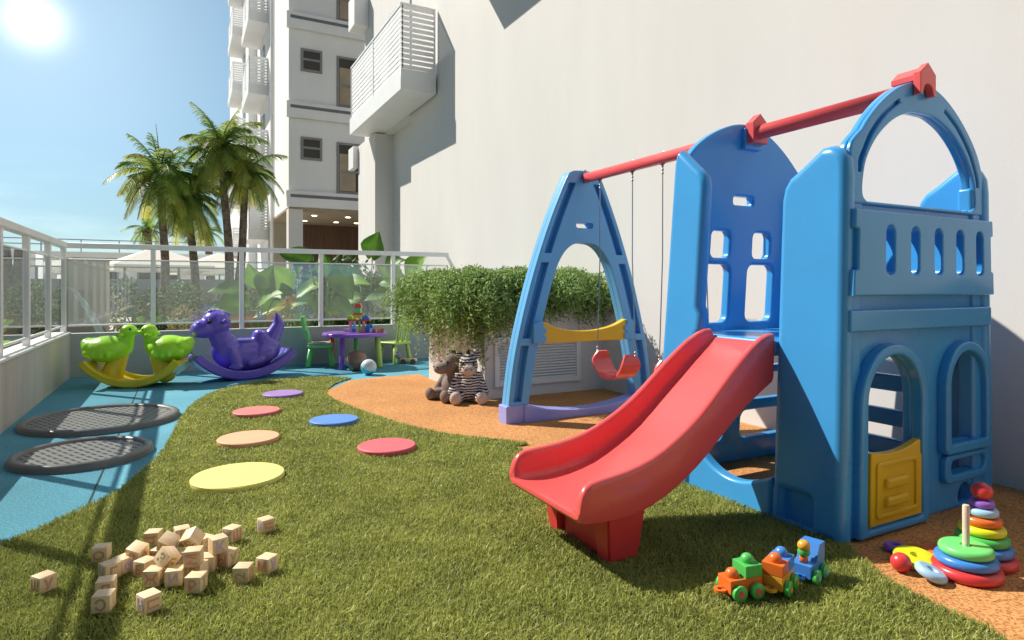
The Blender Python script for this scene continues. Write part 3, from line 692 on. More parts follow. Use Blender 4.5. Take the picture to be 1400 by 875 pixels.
def palm(px0, px1, pyc, d, fl, nf, label, lean=0.0):
    a = D(px0, 392, d); c = D(px1, pyc, d + .6)
    t = thing('palm_tree', label, 'palm', (a.x, a.y, -.05), group='coconut palms')
    base = Vector((a.x, a.y, -.05)); bm = NB(); pts = []; rad = []
    for i in range(15):
        s = i / 14; p = base.lerp(c, s); p.x += .25 * math.sin(s * 3.1) * (1 - s); pts.append(p); rad.append(d / 27 * (.20 - .07 * s + (.10 * (1 - s) ** 8)) * (1 + .05 * (i % 2)))
    tube(bm, pts, rad, 12); obj('trunk', bm, 'trunk', t)
    V = []; rv = []; rb = NB()
    for k in range(nf):
        az = k * 2.4 + random.uniform(-.3, .3); el = R(84 - 132 * (k / nf) ** .9 + random.uniform(-9, 9)); L_ = fl * random.uniform(.8, 1.12) * (.85 if k < 4 else 1)
        d0 = Vector((math.cos(az) * math.cos(el), math.sin(az) * math.cos(el), math.sin(el)))
        pr = []; p = c.copy(); dd = d0.copy(); seg = 16
        for i in range(seg + 1):
            pr.append(p.copy()); p = p + dd * (L_ / seg); dd = (dd + Vector((0, 0, -.075 - .05 * math.cos(el)))).normalized()
        tube(rb, pr, [.03 * (1 - i / (seg + 1)) + .004 for i in range(seg + 1)], 4)
        tone = random.uniform(.1, .5) + (.4 if (k / nf > .6 and random.random() < .6) else 0)
        for i in range(2, seg * 4 - 1):
            s = i / (seg * 4); j = int(s * seg); q = pr[j].lerp(pr[j + 1], s * seg - j); tg = (pr[j + 1] - pr[j]).normalized()
            side = tg.cross(Vector((0, 0, 1))); side = side.normalized() if side.length > .05 else Vector((1, 0, 0))
            ll = fl * .27 * (math.sin(math.pi * (s * .86 + .12)) ** .6) * random.uniform(.8, 1.1)
            for sg in (-1, 1):
                dl = (side * sg * .8 + tg * .55 + Vector((0, 0, -.22 + random.uniform(-.25, .2)))).normalized()
                w = tg.normalized() * .0100 * fl / 1.5
                e = q + dl * ll + Vector((0, 0, -.22 * ll))
                m_ = q + dl * ll * .55
                V.append([q - w, q + w, m_ + w * .9, e, m_ - w * .9]); rv.append(min(1, max(0, tone + random.uniform(-.13, .13) + .25 * s * s)))
    arr = np.array([[tuple(v) for v in q] for q in V], np.float32)
    cw = quads('crown', arr, 'palm', t, rnd=np.array(rv), nv=5); obj('frond_stalk', rb, 'stem', cw); W[cw.name] = W[t.name]
    cn = NB()
    for k in range(6): ell(cn, c + Vector((.22 * math.cos(k), .22 * math.sin(k), -.25 - .06 * (k % 2))), (.11, .11, .14), sub=2)
    obj('coconut', cn, 'trunk', cw)
palm(218, 219, 241, 18.2, 1.70, 40, 'leftmost coconut palm with wide drooping fronds')
palm(261, 257, 272, 19.2, 1.65, 38, 'shorter coconut palm in the middle of the clump')
palm(309, 302, 203, 18.6, 1.62, 42, 'tallest coconut palm, its crown highest in the clump')
palm(313, 337, 238, 19.0, 1.4, 34, 'leaning coconut palm closest to the apartment tower')
palm(204, 202, 314, 40, 1.6, 16, 'small distant palm left of the clump near the rail')
palm(285, 284, 318, 40, 1.5, 16, 'small distant palm low between the palm trunks')
# ------------------------------------------------------------------ hedge planter by the wall
pl = thing('planter', 'white rendered planter box with a louvred vent, under the trailing hedge', 'planter', (2.6, 5.5, 0))
PX0, PY0, PY1, PZ = 2.60, 5.50, 7.05, .98
obj('wall', box(NB(), PX0, WX, PY0, PY1, -.02, PZ), 'wall', pl, smooth=False)
vf = NB(); vx0, vx1, vz0, vz1 = 2.70, 3.70, .12, .60
for a in ((vx0, vx0 + .05, vz0, vz1), (vx1 - .05, vx1, vz0, vz1), (vx0 + .05, vx1 - .05, vz0, vz0 + .05), (vx0 + .05, vx1 - .05, vz1 - .05, vz1)):
    box(vf, a[0], a[1], PY0 - .03, PY0 - .002, a[2], a[3])
v = obj('vent_frame', vf, 'white', pl, smooth=False)
sl = NB()
for i in range(13):
    z = vz0 + .06 + i * .0285
    t = bmesh.new(); bmesh.ops.create_cube(t, size=1); bmesh.ops.scale(t, vec=(vx1 - vx0 - .1, .024, .007), verts=t.verts)
    merge(sl, t, Matrix.Translation((( vx0 + vx1) / 2, PY0 - .015, z)) @ Matrix.Rotation(R(38), 4, 'X'))
obj('slat', sl, 'white', v, smooth=False)

def trailing():
    V = []; n_s = 0
    leaves = []
    # perimeter the strands hang over: left side (x = PX0) and front side (y = PY0)
    def strand(x, y, dx, dy, out, drop, z0):
        k = int(16 + drop * 52); s = np.linspace(0, 1, k)
        hx = out * np.minimum(1, s * 2.2) ** .7
        hz = z0 + .10 * np.sin(np.minimum(1, s * 1.8) * np.pi) * (out > .05) - drop * np.clip((s - .25) / .75, 0, 1) ** 1.25
        wob = .03 * np.sin(s * 9 + rng.uniform(0, 6)) + rng.normal(0, .008, k)
        p = np.stack([x + dx * hx + dy * wob, y + dy * hx - dx * wob, hz], 1)
        leaves.append(p)
    def dropat(t):                        # uneven hem
        return .30 + .22 * (.5 + .5 * math.sin(t * 5.3 + .6)) * (.5 + .5 * math.sin(t * 11.7 + 2)) + .10 * math.sin(t * 23)
    for i in range(1500):                 # front
        x = rng.uniform(PX0 - .18, WX - .03); t = x
        d_ = max(.08, .78 * dropat(t) * rng.uniform(.25, 1.15) - (.10 if x > 3.3 else 0))
        strand(x, PY0 + rng.uniform(0, .35), rng.normal(0, .18), -1, rng.uniform(.08, .34) + .2 * rng.random() ** 2 + .07 * math.sin(x * 8), d_, PZ + rng.uniform(.0, .19) + .04 * math.sin(x * 11))
    for i in range(1500):                 # left
        y = rng.uniform(PY0 - .15, PY1 + .35); t = y + 3
        d_ = max(.08, (.88 * dropat(t) + .06) * rng.uniform(.25, 1.2))
        strand(PX0 + rng.uniform(0, .35), y, -1, rng.normal(0, .18), rng.uniform(.08, .36) + .2 * rng.random() ** 2 + .07 * math.sin(y * 8), d_, PZ + rng.uniform(.0, .19) + .04 * math.sin(y * 11))
    for i in range(900):                  # top
        x = rng.uniform(PX0 - .1, WX - .02); y = rng.uniform(PY0 - .05, PY1 + .1); a = rng.uniform(0, 6.28)
        strand(x, y, math.cos(a), math.sin(a), rng.uniform(.08, .2), .08, PZ + rng.uniform(.08, .2))
    P = np.concatenate(leaves); n = len(P)
    P[:, 0] = np.minimum(P[:, 0], WX - .012)
    d = rng.normal(0, 1, (n, 3)); d[:, 2] -= .35; d[:, 0] -= .3; d[:, 1] -= .25; d /= np.linalg.norm(d, axis=1)[:, None]
    s = np.cross(d, rng.normal(0, 1, (n, 3))); s /= np.linalg.norm(s, axis=1)[:, None]
    l = rng.uniform(.026, .06, n)[:, None]; w = .0075
    V = np.stack([P - s * w * .4, P + d * l * .45 + s * w, P + d * l, P + d * l * .45 - s * w], 1)
    V[:, :, 0] = np.minimum(V[:, :, 0], WX - .004)
    h = np.clip((P[:, 2] - .45) / .8, 0, 1)
    o = quads('trailing_hedge', V, 'trail', rnd=np.clip(rng.beta(2, 2, n) + (rng.random(n) < .12) * .25, 0, 1))
    rebase(o, (PX0, PY0, PZ)); tag(o, 'feathery green trailing hedge spilling over the white planter box', 'hedge')
    cor = NB(); box(cor, PX0 + .03, WX - .02, PY0 + .03, PY1 - .03, PZ, PZ + .06)
    obj('planter_soil', cor, 'soil', pl, smooth=False)
trailing()

# ------------------------------------------------------------------ play set
ps = thing('play_set', 'blue plastic playhouse tower with red slide, red top bar and blue swing frame', 'play set', (3.07, 2.25, 0))
XA, XB, CXh = 2.45, 3.69, 3.07
Y0, Y1 = 1.69, 2.85
def taper(bm, xs=.035):
    for v in bm.verts:
        z = v.co.z; v.co.y = Y0 + (v.co.y - Y0) * (1 - .1 * z / 1.65)
        k = (v.co.x - CXh) / .62
        v.co.x -= k * xs * max(0, z) / 1.65
    return bm
def sym(half):                              # half outline [(halfwidth, z)...] bottom to top -> closed loop round CXh
    return [(CXh + w, z) for w, z in half] + [(CXh - w, z) for w, z in half[::-1] if w > 1e-6]
gable = [(.585, .0), (.585, 1.45)] + cr([(.585, 1.52), (.575, 1.60), (.505, 1.76), (.385, 1.89), (.24, 1.99), (.10, 2.045), (0, 2.055)], 5)
hole_a = cr([(.44, 1.475), (.47, 1.50), (.472, 1.56), (.445, 1.66), (.365, 1.765), (.24, 1.855), (.10, 1.905), (0, 1.912)], 5)
groove = lambda s: [(CXh + s * a, z) for a, z in cr([(.512, 1.60), (.50, 1.66), (.43, 1.78), (.32, 1.885), (.20, 1.955)], 5) + cr([(.19, 1.94), (.305, 1.868), (.412, 1.765), (.478, 1.655), (.492, 1.60)], 5)]
doorh = arch(2.61, 3.015, .048, .795); winh = arch(3.275, 3.60, .34, .785); sloth = rrect(3.295, 3.60, .185, .255, .03); smallh = arch(3.42, 3.54, .02, .115)
bal_c = [2.75, 2.945, 3.14, 3.33, 3.515]
balh = [arch(x - .036, x + .036, 1.15, 1.375, .034) for x in bal_c]
fr_holes = [doorh, winh, sloth, smallh]
bm = NB()
panel(bm, sym(gable), [sym(hole_a)] + balh + fr_holes, 1.715, 1.765, bev=.016)
panel(bm, sym([(.583, 1.46)] + [(w, z) for w, z in gable[2:]]), [sym([(w + .004, z) for w, z in hole_a]), groove(1), groove(-1)], 1.692, 1.72, bev=.009)
for v in bm.verts:
    hw_ = CXh - v.co.x
    if hw_ > .3 and v.co.z > 1.45: v.co.x -= .045 * min(1, max(0, (hw_ - .485) / .05)) * min(1, max(0, (2.02 - v.co.z) / .2)) * min(1, max(0, (v.co.z - 1.62) / .1))
def wing(bm, ya, yb, zt_a, zt_b, x0, x1, hole=None, bev=.042):
    o = [(ya, 0), (yb, 0), (yb, zt_b - .06)]
    o = [(ya + .012, -.004), (yb - .012, -.004), (yb, .01), (yb, zt_b - .13), (yb - .012, zt_b - .07), (yb - .045, zt_b - .025), (yb - .10, zt_b + .005), (ya + .14, zt_a - .03), (ya + .08, zt_a - .03), (ya + .03, zt_a - .055), (ya + .006, zt_a - .10), (ya, zt_a - .17), (ya, .01)]
    panel(bm, o, hole or [], x0, x1, 'YZ', bev, 5)
rec = rrect(1.835, 1.985, .028, .16, .008, 3)
wing(bm, 1.68, 2.045, 1.745, 1.63, XA, XA + .092, [rec]); box(bm, XA + .05, XA + .07, 1.78, 2.02, .01, .2)
wing(bm, 1.68, 2.045, 1.745, 1.63, XB - .092, XB)
box(bm, XA + .055, XA + .16, 1.70, 1.78, .0, 1.60, .02, 3); box(bm, XB - .16, XB - .055, 1.70, 1.78, .0, 1.60, .02, 3)
fp = obj('front_panel', taper(bm), 'blue', ps, wn=True)
def ring(o, h, y0, y1, nm, bev=.008):
    b = NB(); panel(b, o, [h], y0, y1, bev=bev); return obj(nm, taper(b), 'blue', fp, wn=True)
ring(arch(2.555, 3.07, .012, .845), doorh, 1.662, 1.722, 'door_frame', .014)
ring(arch(3.228, 3.648, .29, .832, .03), winh, 1.668, 1.722, 'window_frame', .013)
ring(rrect(3.245, 3.648, .145, .283, .035), sloth, 1.682, 1.722, 'slot_frame', .012)
b = NB()
o = [(XA + .032, 1.06), (XB - .04, 1.06)] + [(XB - .042, 1.17), (XB - .062, 1.178), (XB - .064, 1.345), (XB - .042, 1.353), (XB - .046, 1.43)] + [(XA + .042, 1.432), (XA + .040, 1.352), (XA + .066, 1.345), (XA + .064, 1.178), (XA + .036, 1.17)]
panel(b, o, [arch(x - .033, x + .033, 1.153, 1.372, .031) for x in bal_c], 1.655, 1.722, bev=.009); obj('railing', taper(b), 'blue', fp, wn=True)
b = NB(); box(b, XA + .03, XB - .04, 1.668, 1.722, .905, 1.0, .010, 3); obj('band', taper(b), 'blue', fp, wn=True)
# yellow half door
b = NB()
o = [(2.622, .06), (3.005, .06)] + [(3.005, .335), (2.995, .34), (2.995, .395)] + cr([(2.99, .402), (2.90, .378), (2.81, .366), (2.72, .368), (2.625, .378)], 4)
panel(b, o, [], 1.662, 1.70, bev=.006)
panel(b, rrect(2.655, 2.965, .09, .335, .02), [rrect(2.675, 2.945, .11, .315, .015)], 1.652, 1.668, bev=.005)
for z in (.235, .155): box(b, 2.715, 2.875, 1.64, 1.675, z - .02, z + .025, .014, 4)
obj('door', taper(b), 'yellow', ps, wn=True, label='yellow half door with a scooped top edge')
# back climbing panel
b = NB()
dome = [(XA + .02, 0), (XB - .02, 0)] + cr([(XB - .03, 1.60), (3.60, 1.76), (3.46, 1.89), (3.33, 1.98), (3.2, 2.045), (3.07, 2.075), (2.94, 2.075), (2.80, 2.035), (2.66, 1.965), (2.54, 1.86), (XA + .03, 1.72)], 4)
bh = [rrect(2.93, 3.105, 1.595, 1.648, .02), rrect(2.76, 2.915, 1.275, 1.435, .035), rrect(3.125, 3.28, 1.275, 1.435, .035), rrect(2.69, 2.93, .885, 1.235, .05), rrect(3.09, 3.33, .885, 1.235, .05)]
for z0, z1 in ((.60, .76), (.39, .55), (.15, .32)): bh += [rrect(2.56, 2.95, z0, z1, .05), rrect(3.10, 3.55, z0, z1, .05)]
panel(b, dome, bh, 2.815, 2.885, bev=.018)
def bwing(b, x0, x1):
    o = [(2.60, -.004), (2.86, -.004), (2.87, .01), (2.87, 1.80), (2.855, 1.86), (2.82, 1.875), (2.64, 1.74), (2.60, 1.70), (2.585, 1.64), (2.585, 1.0), (2.56, .96), (2.555, .87), (2.585, .83), (2.585, .01)]
    panel(b, o, [], x0, x1, 'YZ', .040, 5)
bwing(b, XA, XA + .088); bwing(b, XB - .088, XB)
obj('back_panel', taper(b), 'blue', ps, wn=True)
b = NB(); box(b, XA + .02, XB - .02, 1.77, 2.76, .775, .84, .012, 3); box(b, XA + .012, XA + .09, 2.05, 2.58, .77, .846, .016, 3); obj('deck', taper(b), 'blue', ps, wn=True)
for x0 in (XA + .004, XB - .075):
    b = NB(); o = [(2.04, -.004), (2.59, -.004)] + [(2.59, .26)] + cr([(2.585, .268), (2.50, .205), (2.40, .15), (2.29, .128), (2.18, .145), (2.045, .20)], 5)
    panel(b, o, [], x0, x0 + .07, 'YZ', .018, 4); obj('side_sill', taper(b), 'blue', ps, wn=True)
b = NB(); panel(b, [(2.02, 0), (2.61, 0), (2.61, .83), (2.02, .83)], [rrect(2.08, 2.55, a, c, .03) for a, c in ((.03, .13), (.225, .30), (.395, .50), (.595, .70))], XB - .085, XB - .03, 'YZ', .014, 3); obj('side_ladder', taper(b), 'blue', ps, wn=True)
# clamps and bar
BXc, BZ = 3.045, 2.02
def pent(w, z0, z1, z2): return [(BXc - w, z0), (BXc + w, z0), (BXc + w, z1), (BXc, z2), (BXc - w, z1)]
def notch(w, z0, z1, z2): return [(BXc - w, z0), (BXc - w + .018, z0)] + [(BXc + .036 * math.cos(R(180 - 18 * k)), z0 + .018 + .034 * math.sin(R(180 - 18 * k))) for k in range(11)] + [(BXc + w - .018, z0), (BXc + w, z0), (BXc + w, z1), (BXc, z2), (BXc - w, z1)]
b = NB(); panel(b, notch(.062, 1.985, 2.085, 2.135), [], 1.655, 1.69, bev=.004); panel(b, pent(.05, 2.055, 2.08, 2.122), [], 1.685, 1.80, bev=.004); 
obj('clamp', b, 'salmon', ps, wn=True)
b = NB(); panel(b, pent(.062, 1.955, 2.075, 2.13), [], 2.60, 2.66, bev=.005); obj('clamp', b, 'salmon', ps, wn=True)
b = NB(); panel(b, rrect(BXc - .075, BXc + .075, 1.925, 2.05, .01), [], 2.65, 2.71, bev=.006); obj('clamp_seat', b, 'blue', ps, wn=True)
b = tube(NB(), [(BXc, 1.72, BZ), (BXc, 3.0, BZ), (3.04, 4.47, BZ + .005)], .042, 24); obj('top_bar', b, 'salmon', ps)

# slide
def slide():
    xs = [1.300, 1.304, 1.315, 1.335, 1.365, 1.41, 1.47, 1.54, 1.61, 1.68, 1.75, 1.82, 1.89, 1.96, 2.03, 2.10, 2.17, 2.24, 2.31, 2.38, 2.43, 2.47]
    kx = [1.30, 1.45, 1.6, 1.75, 1.95, 2.165, 2.33, 2.47]; kz = [.246, .248, .268, .315, .425, .600, .735, .835]
    n = len(xs)
    hx = [1.30, 1.305, 1.318, 1.34, 1.37, 1.42, 1.5, 2.2, 2.35, 2.43, 2.47]; hh = [.012, .05, .085, .108, .118, .122, .122, .115, .098, .07, .045]
    bx_ = [1.30, 1.32, 1.6, 1.95, 2.2, 2.47]; bb = [.018, .04, .075, .10, .13, .19]
    def sm(x, ax, az):                      # smooth interpolation
        c = cr(list(zip(ax, az)), 12); return float(np.interp(x, [p[0] for p in c], [p[1] for p in c]))
    bm = NB(); rings = []
    for x in xs:
        z = sm(x, kx, kz); h = float(np.interp(x, hx, hh)); u = float(np.interp(x, bx_, bb))
        t = (x - 1.3) / 1.17; w = .285 - .068 * t; yc = 2.212 + .036 * t; rr = min(.021, h * .45); fl = min(.03, h * .5)
        half = []
        wb = w - .006                       # outer wall leans a little
        half.append((wb - .03, -u)); half.append((wb - .008, -u + .006)); half.append((wb, -u + .03))
        half.append((w, h - rr))
        for k in range(1, 8):
            a = math.pi * k / 8; half.append((w - rr + rr * math.cos(a), h - rr + rr * math.sin(a)))
        half.append((w - 2 * rr, h - rr)); half.append((w - 2 * rr - .006, fl + .004))
        for k in range(1, 5):
            a = R(90 * k / 4); half.append((w - 2 * rr - .006 - fl * (1 - math.cos(a)) , fl * (1 - math.sin(a))))
        loop = [(y, zz) for y, zz in half] + [(-y, zz) for y, zz in half[::-1]]
        rings.append([bm.verts.new((x, yc + y, z + zz)) for y, zz in loop])
    for a, b in zip(rings, rings[1:]):
        k = len(a)
        for j in range(k): bm.faces.new((a[j], a[(j + 1) % k], b[(j + 1) % k], b[j]))
    bm.faces.new(rings[0]); bm.faces.new(rings[-1][::-1])
    bmesh.ops.recalc_face_normals(bm, faces=bm.faces)
    s = obj('slide', bm, 'salmon', ps, label='red slide with raised rounded sides')
    # foot: two tapered feet joined by a set-back web
    def frust(b, x0, x1, y0, y1, z0, z1, e):
        vs = [b.verts.new(p) for p in ((x0 + e, y0 + e, z0), (x1 - e, y0 + e, z0), (x1 - e, y1 - e, z0), (x0 + e, y1 - e, z0), (x0, y0, z1), (x1, y0, z1), (x1, y1, z1), (x0, y1, z1))]
        for f in ((0, 3, 2, 1), (4, 5, 6, 7), (0, 1, 5, 4), (1, 2, 6, 5), (2, 3, 7, 6), (3, 0, 4, 7)): b.faces.new([vs[i] for i in f])
    b = NB(); frust(b, 1.455, 1.645, 1.965, 2.09, 0, .215, .024); frust(b, 1.455, 1.645, 2.34, 2.465, 0, .215, .024); frust(b, 1.50, 1.61, 2.08, 2.35, 0.0, .215, .0)
    bmesh.ops.bevel(b, geom=b.edges[:], offset=.008, segments=2, affect='EDGES')
    obj('foot', b, 'red', s, wn=True)
slide()

# swing A-frame
AC = 3.04; YA = 4.50
def sA(half): return [(AC + w, z) for w, z in half] + [(AC - w, z) for w, z in half[::-1] if w > 1e-6]
outer = cr([(.745, 0), (.735, .14), (.672, .577), (.535, 1.11), (.365, 1.60), (.19, 2.0), (.13, 2.075), (.045, 2.09)], 5) 
inner = [(.58, .03)] + cr([(.552, .14), (.44, .72), (.315, 1.16), (.225, 1.36), (.12, 1.455), (0, 1.475)], 5)
def edge(poly, z): return float(np.interp(z, [p[1] for p in poly], [p[0] for p in poly]))
def legslot(s, z0, z1, upper=False):
    zs = np.linspace(z0, z1, 7); o = []
    for z in zs:
        we = edge(outer, z); o.append((AC + s * (we - .045), z))
    for z in zs[::-1]:
        wi = edge(inner, z) if z < 1.36 else edge(outer, z) - .155
        wi = max(wi, edge(outer, z) - .16)
        o.append((AC + s * (wi + .045), z))
    return o
slots = []
for s in (-1, 1):
    for a, b_ in ((.17, .62), (.68, 1.30), (1.38, 1.98)): slots.append(legslot(s, a, b_))
slot_t = rrect(AC - .085, AC + .085, 1.60, 1.645, .02)
b = NB()
panel(b, sA(outer), [sA(inner), slot_t], YA - .005, YA + .055, bev=.008)
panel(b, sA(outer), [sA(inner), slot_t] + slots, YA - .068, YA - .002, bev=.008)
panel(b, [(AC - .042, 1.99), (AC + .042, 1.99), (AC + .042, 2.06), (AC, 2.10), (AC - .042, 2.06)], [], YA - .075, YA - .066, bev=.003)
sf = obj('swing_frame', b, 'sky_blue', ps, wn=True, label='pale blue A-shaped swing frame')
b = NB(); 
o = [(AC - .605, .0), (AC + .605, 0), (AC + .605, .145)] + cr([(AC + .60, .15), (AC + .42, .105), (AC + .2, .075), (AC, .066), (AC - .2, .075), (AC - .42, .105), (AC - .60, .15)], 4)
panel(b, o, [], YA - .10, YA + .06, bev=.012)
for s in (-1, 1): box(b, AC + s * .66 - .10, AC + s * .66 + .10, YA - .082, YA + .066, -.004, .145, .012, 3)
obj('base_beam', b, 'lilac', sf, wn=True)
b = NB()
o = [(AC - .43, .635), (AC + .43, .635), (AC + .425, .80)] + cr([(AC + .42, .815), (AC + .3, .765), (AC + .15, .735), (AC, .725), (AC - .15, .735), (AC - .3, .765), (AC - .42, .815)], 4) + [(AC - .425, .80)]
panel(b, o, [], YA - .09, YA - .02, bev=.01); obj('cross_panel', b, 'yellow', sf, wn=True, label='yellow scooped cross panel')
for s in (-1, 1):
    b = NB(); o = [(AC + s * x, z) for x, z in ((.52, .64), (.52, .80), (.47, .815), (.425, .815), (.425, .77), (.395, .755), (.395, .72), (.425, .705), (.395, .69), (.395, .655), (.43, .635))]
    panel(b, o if s > 0 else o[::-1], [], YA - .10, YA - .062, bev=.008); obj('bracket', b, 'sky_blue', sf, wn=True)

# swings hang from the bar
def swing(y0, y1, label, seat):
    t = thing('swing', label, 'swing', (3.045, (y0 + y1) / 2, .4), group='swings on the red bar')
    for y in (y0, y1):
        b = NB(); ys = y + (.035 if y == y0 else -.035)
        tube(b, [(3.045, y, 1.985), (3.045, y + .002, 1.3), (3.045, ys, .575)], .0045, 6)
        for i, z in enumerate((1.965, 1.94, 1.915, .60, .575)):
            lathe(b, [(.003, -.012), (.010, 0), (.003, .012)], (3.045, ys if z < 1 else y, z), 8)
        obj('rope', b, 'chain', t)
        b = NB()
        tube(b, [(3.045, y + .047 * math.cos(a), BZ + .002 + .047 * math.sin(a)) for a in np.linspace(0, 6.283, 17)], .005, 6); 
        obj('shackle', b, 'chain', t)
    b = NB(); rows = []; yc = (y0 + y1) / 2; hw = abs(y0 - y1) / 2 - .03
    prof = cr([(-hw - .005, .58), (-hw - .02, .50), (-hw * .8, .42), (-hw * .35, .378), (0, .372), (hw * .35, .378), (hw * .8, .42), (hw + .02, .50), (hw + .005, .58)], 5)
    k = len(prof)
    for i, (y, z) in enumerate(prof):
        e = min(i, k - 1 - i) / 6.0; w = .092 * min(1, (.5 + .5 * math.sin(min(1, e) * math.pi / 2)))
        rows.append([b.verts.new((3.045 + w * j, yc + y, z)) for j in (-1, -.5, 0, .5, 1)])
    for a, c in zip(rows, rows[1:]):
        for j in range(4): b.faces.new((a[j], a[j + 1], c[j + 1], c[j]))
    bmesh.ops.recalc_face_normals(b, faces=b.faces); bmesh.ops.solidify(b, geom=b.faces[:], thickness=.017)
    obj('seat', b, 'salmon', t)
swing(4.22, 3.80, 'red belt swing hanging between the blue frame and the slide', True)
swing(3.46, 3.04, 'swing hidden behind the tower with only one rope showing', False)
# ------------------------------------------------------------------ trampolines
def trampoline(x, y, r, label, pad):
    t = thing('ground_trampoline', label, 'trampoline', (x, y, 0), group='trampolines sunk in the blue floor')
    hp = pad * .5
    b = lathe(NB(), [(r - pad, .026), (r - pad + .005, .036)] + [(r - hp + hp * .92 * math.cos(R(165 - 15 * k)), .026 + .024 * math.sin(R(165 - 15 * k))) for k in range(11)] + [(r - .003, .018), (r, .008), (r, .001)], n=72)
    obj('rim', b, 'rim_rubber', t, local=True)
    b = lathe(NB(), [(r - pad + .003, .029), (r * .4, .026), (0, .025)], n=72); obj('jumping_mat', b, 'mat_mesh', t, local=True)
trampoline(-.575, 6.08, .56, 'larger round black trampoline, farther from the wooden cubes', .072)
trampoline(-.565, 4.87, .395, 'smaller round black trampoline, nearer the wooden cubes', .060)

# ------------------------------------------------------------------ rocking toys
def rocker_board(bm, half, sag, w, th, lip=.0, n=28, grow=.0):
    Rr = (half ** 2 + sag ** 2) / (2 * sag); A = math.asin(half / Rr); rows = []
    for i in range(n + 1):
        a = -A + 2 * A * i / n; x = Rr * math.sin(a); z = Rr - Rr * math.cos(a); nx, nz = -math.sin(a), math.cos(a)
        e = abs(a) / A; ww = w * (1 + grow * e)
        sec = [(-ww, .015), (-ww + .015, 0), (ww - .015, 0), (ww, .015), (ww, th + lip - .012), (ww - .012, th + lip), (ww - .05, th + lip), (ww - .062, th), (-ww + .062, th), (-ww + .05, th + lip), (-ww + .012, th + lip), (-ww, th + lip - .012)]
        rows.append([bm.verts.new((x + nx * q, p, z + nz * q)) for p, q in sec])
    for a, b in zip(rows, rows[1:]):
        k = len(a)
        for j in range(k): bm.faces.new((a[j], a[(j + 1) % k], b[(j + 1) % k], b[j]))
    bm.faces.new(rows[0]); bm.faces.new(rows[-1][::-1]); bmesh.ops.recalc_face_normals(bm, faces=bm.faces); return bm

p = G(327, 519)
dn = thing('rocking_toy', 'glossy purple dinosaur rocking toy beside the green duck rocker', 'rocking toy', (p.x + .04, p.y + .12, .004), R(180 + 16))
obj('rocker', rocker_board(NB(), .60, .27, .22, .075, .03), 'purple', dn, local=True, wn=True)
b = NB()
ell(b, (-.04, 0, .27), (.36, .18, .19)); ell(b, (-.27, 0, .34), (.20, .16, .17)); ell(b, (.19, 0, .35), (.16, .155, .20))
cap(b, (.22, 0, .42), (.29, 0, .60), .13, .12); ell(b, (.30, 0, .665), (.165, .155, .15)); ell(b, (.42, 0, .61), (.14, .135, .115)); ell(b, (.50, 0, .595), (.08, .11, .09))
ell(b, (-.02, 0, .45), (.15, .12, .03)); ell(b, (-.22, 0, .47), (.10, .12, .10)); ell(b, (-.2, 0, .50), (.07, .10, .075))
cap(b, (-.36, 0, .46), (-.45, 0, .62), .11, .075); cap(b, (-.45, 0, .62), (-.42, 0, .77), .075, .014)
for s in (-1, 1):
    cap(b, (.17, s * .13, .33), (.12, s * .17, .19), .065, .055); ell(b, (.13, s * .175, .16), (.085, .05, .045))
    ell(b, (-.22, s * .12, .29), (.15, .075, .11)); cap(b, (-.16, s * .165, .22), (-.03, s * .175, .19), .05, .042)
    ell(b, (.50, s * .05, .675), (.03, .025, .025), sub=2)
for i in range(5): ell(b, (.36 - .05 * i, 0, .805 + .006 * i - .004 * i * i), (.032, .03, .03), sub=2)
obj('body', remesh(b, .011, 7), 'purple', dn, local=True)
obj('handle', tube(NB(), [(.27, -.255, .705), (.27, -.235, .70), (.27, -.1, .685), (.27, .1, .685), (.27, .235, .70), (.27, .255, .705)], [.022, .028, .02, .02, .028, .022], 12), 'purple', dn, local=True)
for s in (-1, 1):
    e = obj('eye', ell(NB(), (.405, s * .118, .70), (.026, .022, .03)), 'black', dn, local=True)
    obj('eye_highlight', ell(NB(), (.42, s * .136, .712), .006, sub=2), 'eye_white', e, local=True)

p = G(192, 529)
dk = thing('duck_rocker', 'yellow rocker with two bright green duck seats facing each other', 'rocking toy', (p.x - .02, p.y + .12, .004), R(-20))
dk.scale = (1.06, 1.1, 1.03)
b = rocker_board(NB(), .48, .25, .20, .05, .03, grow=.15)
for s in (-1, 1): cap(b, (s * .26, 0, .13), (s * .17, 0, .36), .11, .075, 8)
obj('rocker', b, 'rocker_yellow', dk, local=True)
for s in (-1, 1):
    b = NB()
    X = lambda x: s * x
    ell(b, (X(.30), 0, .395), (.225, .19, .145)); ell(b, (X(.43), 0, .42), (.11, .15, .10)); ell(b, (X(.49), 0, .46), (.06, .10, .06)); ell(b, (X(.17), 0, .40), (.10, .12, .10))
    cap(b, (X(.13), 0, .42), (X(.105), 0, .55), .075, .06); ell(b, (X(.10), 0, .585), (.082, .078, .074))
    for q in (-1, 1):
        ell(b, (X(.30), q * .135, .37), (.14, .05, .075)); ell(b, (X(.40), q * .12, .36), (.09, .05, .05))
        for w in range(3): ell(b, (X(.22 + .07 * w), q * .178, .345), (.022, .014, .04), sub=2)
    ell(b, (X(.02), 0, .572), (.045, .042, .022), sub=2)
    d = obj('duck', remesh(b, .010, 5), 'lime', dk, local=True, label='green duck seat on the %s end of the rocker' % ('near' if s > 0 else 'far'))
    obj('handle', tube(NB(), [(X(.135), -.15, .55), (X(.13), 0, .545), (X(.135), .15, .55)], .02, 10), 'lime', d, local=True)
    for q in (-1, 1): obj('eye', ell(NB(), (X(.065), q * .055, .605), (.016, .012, .018), sub=2), 'black', d, local=True)

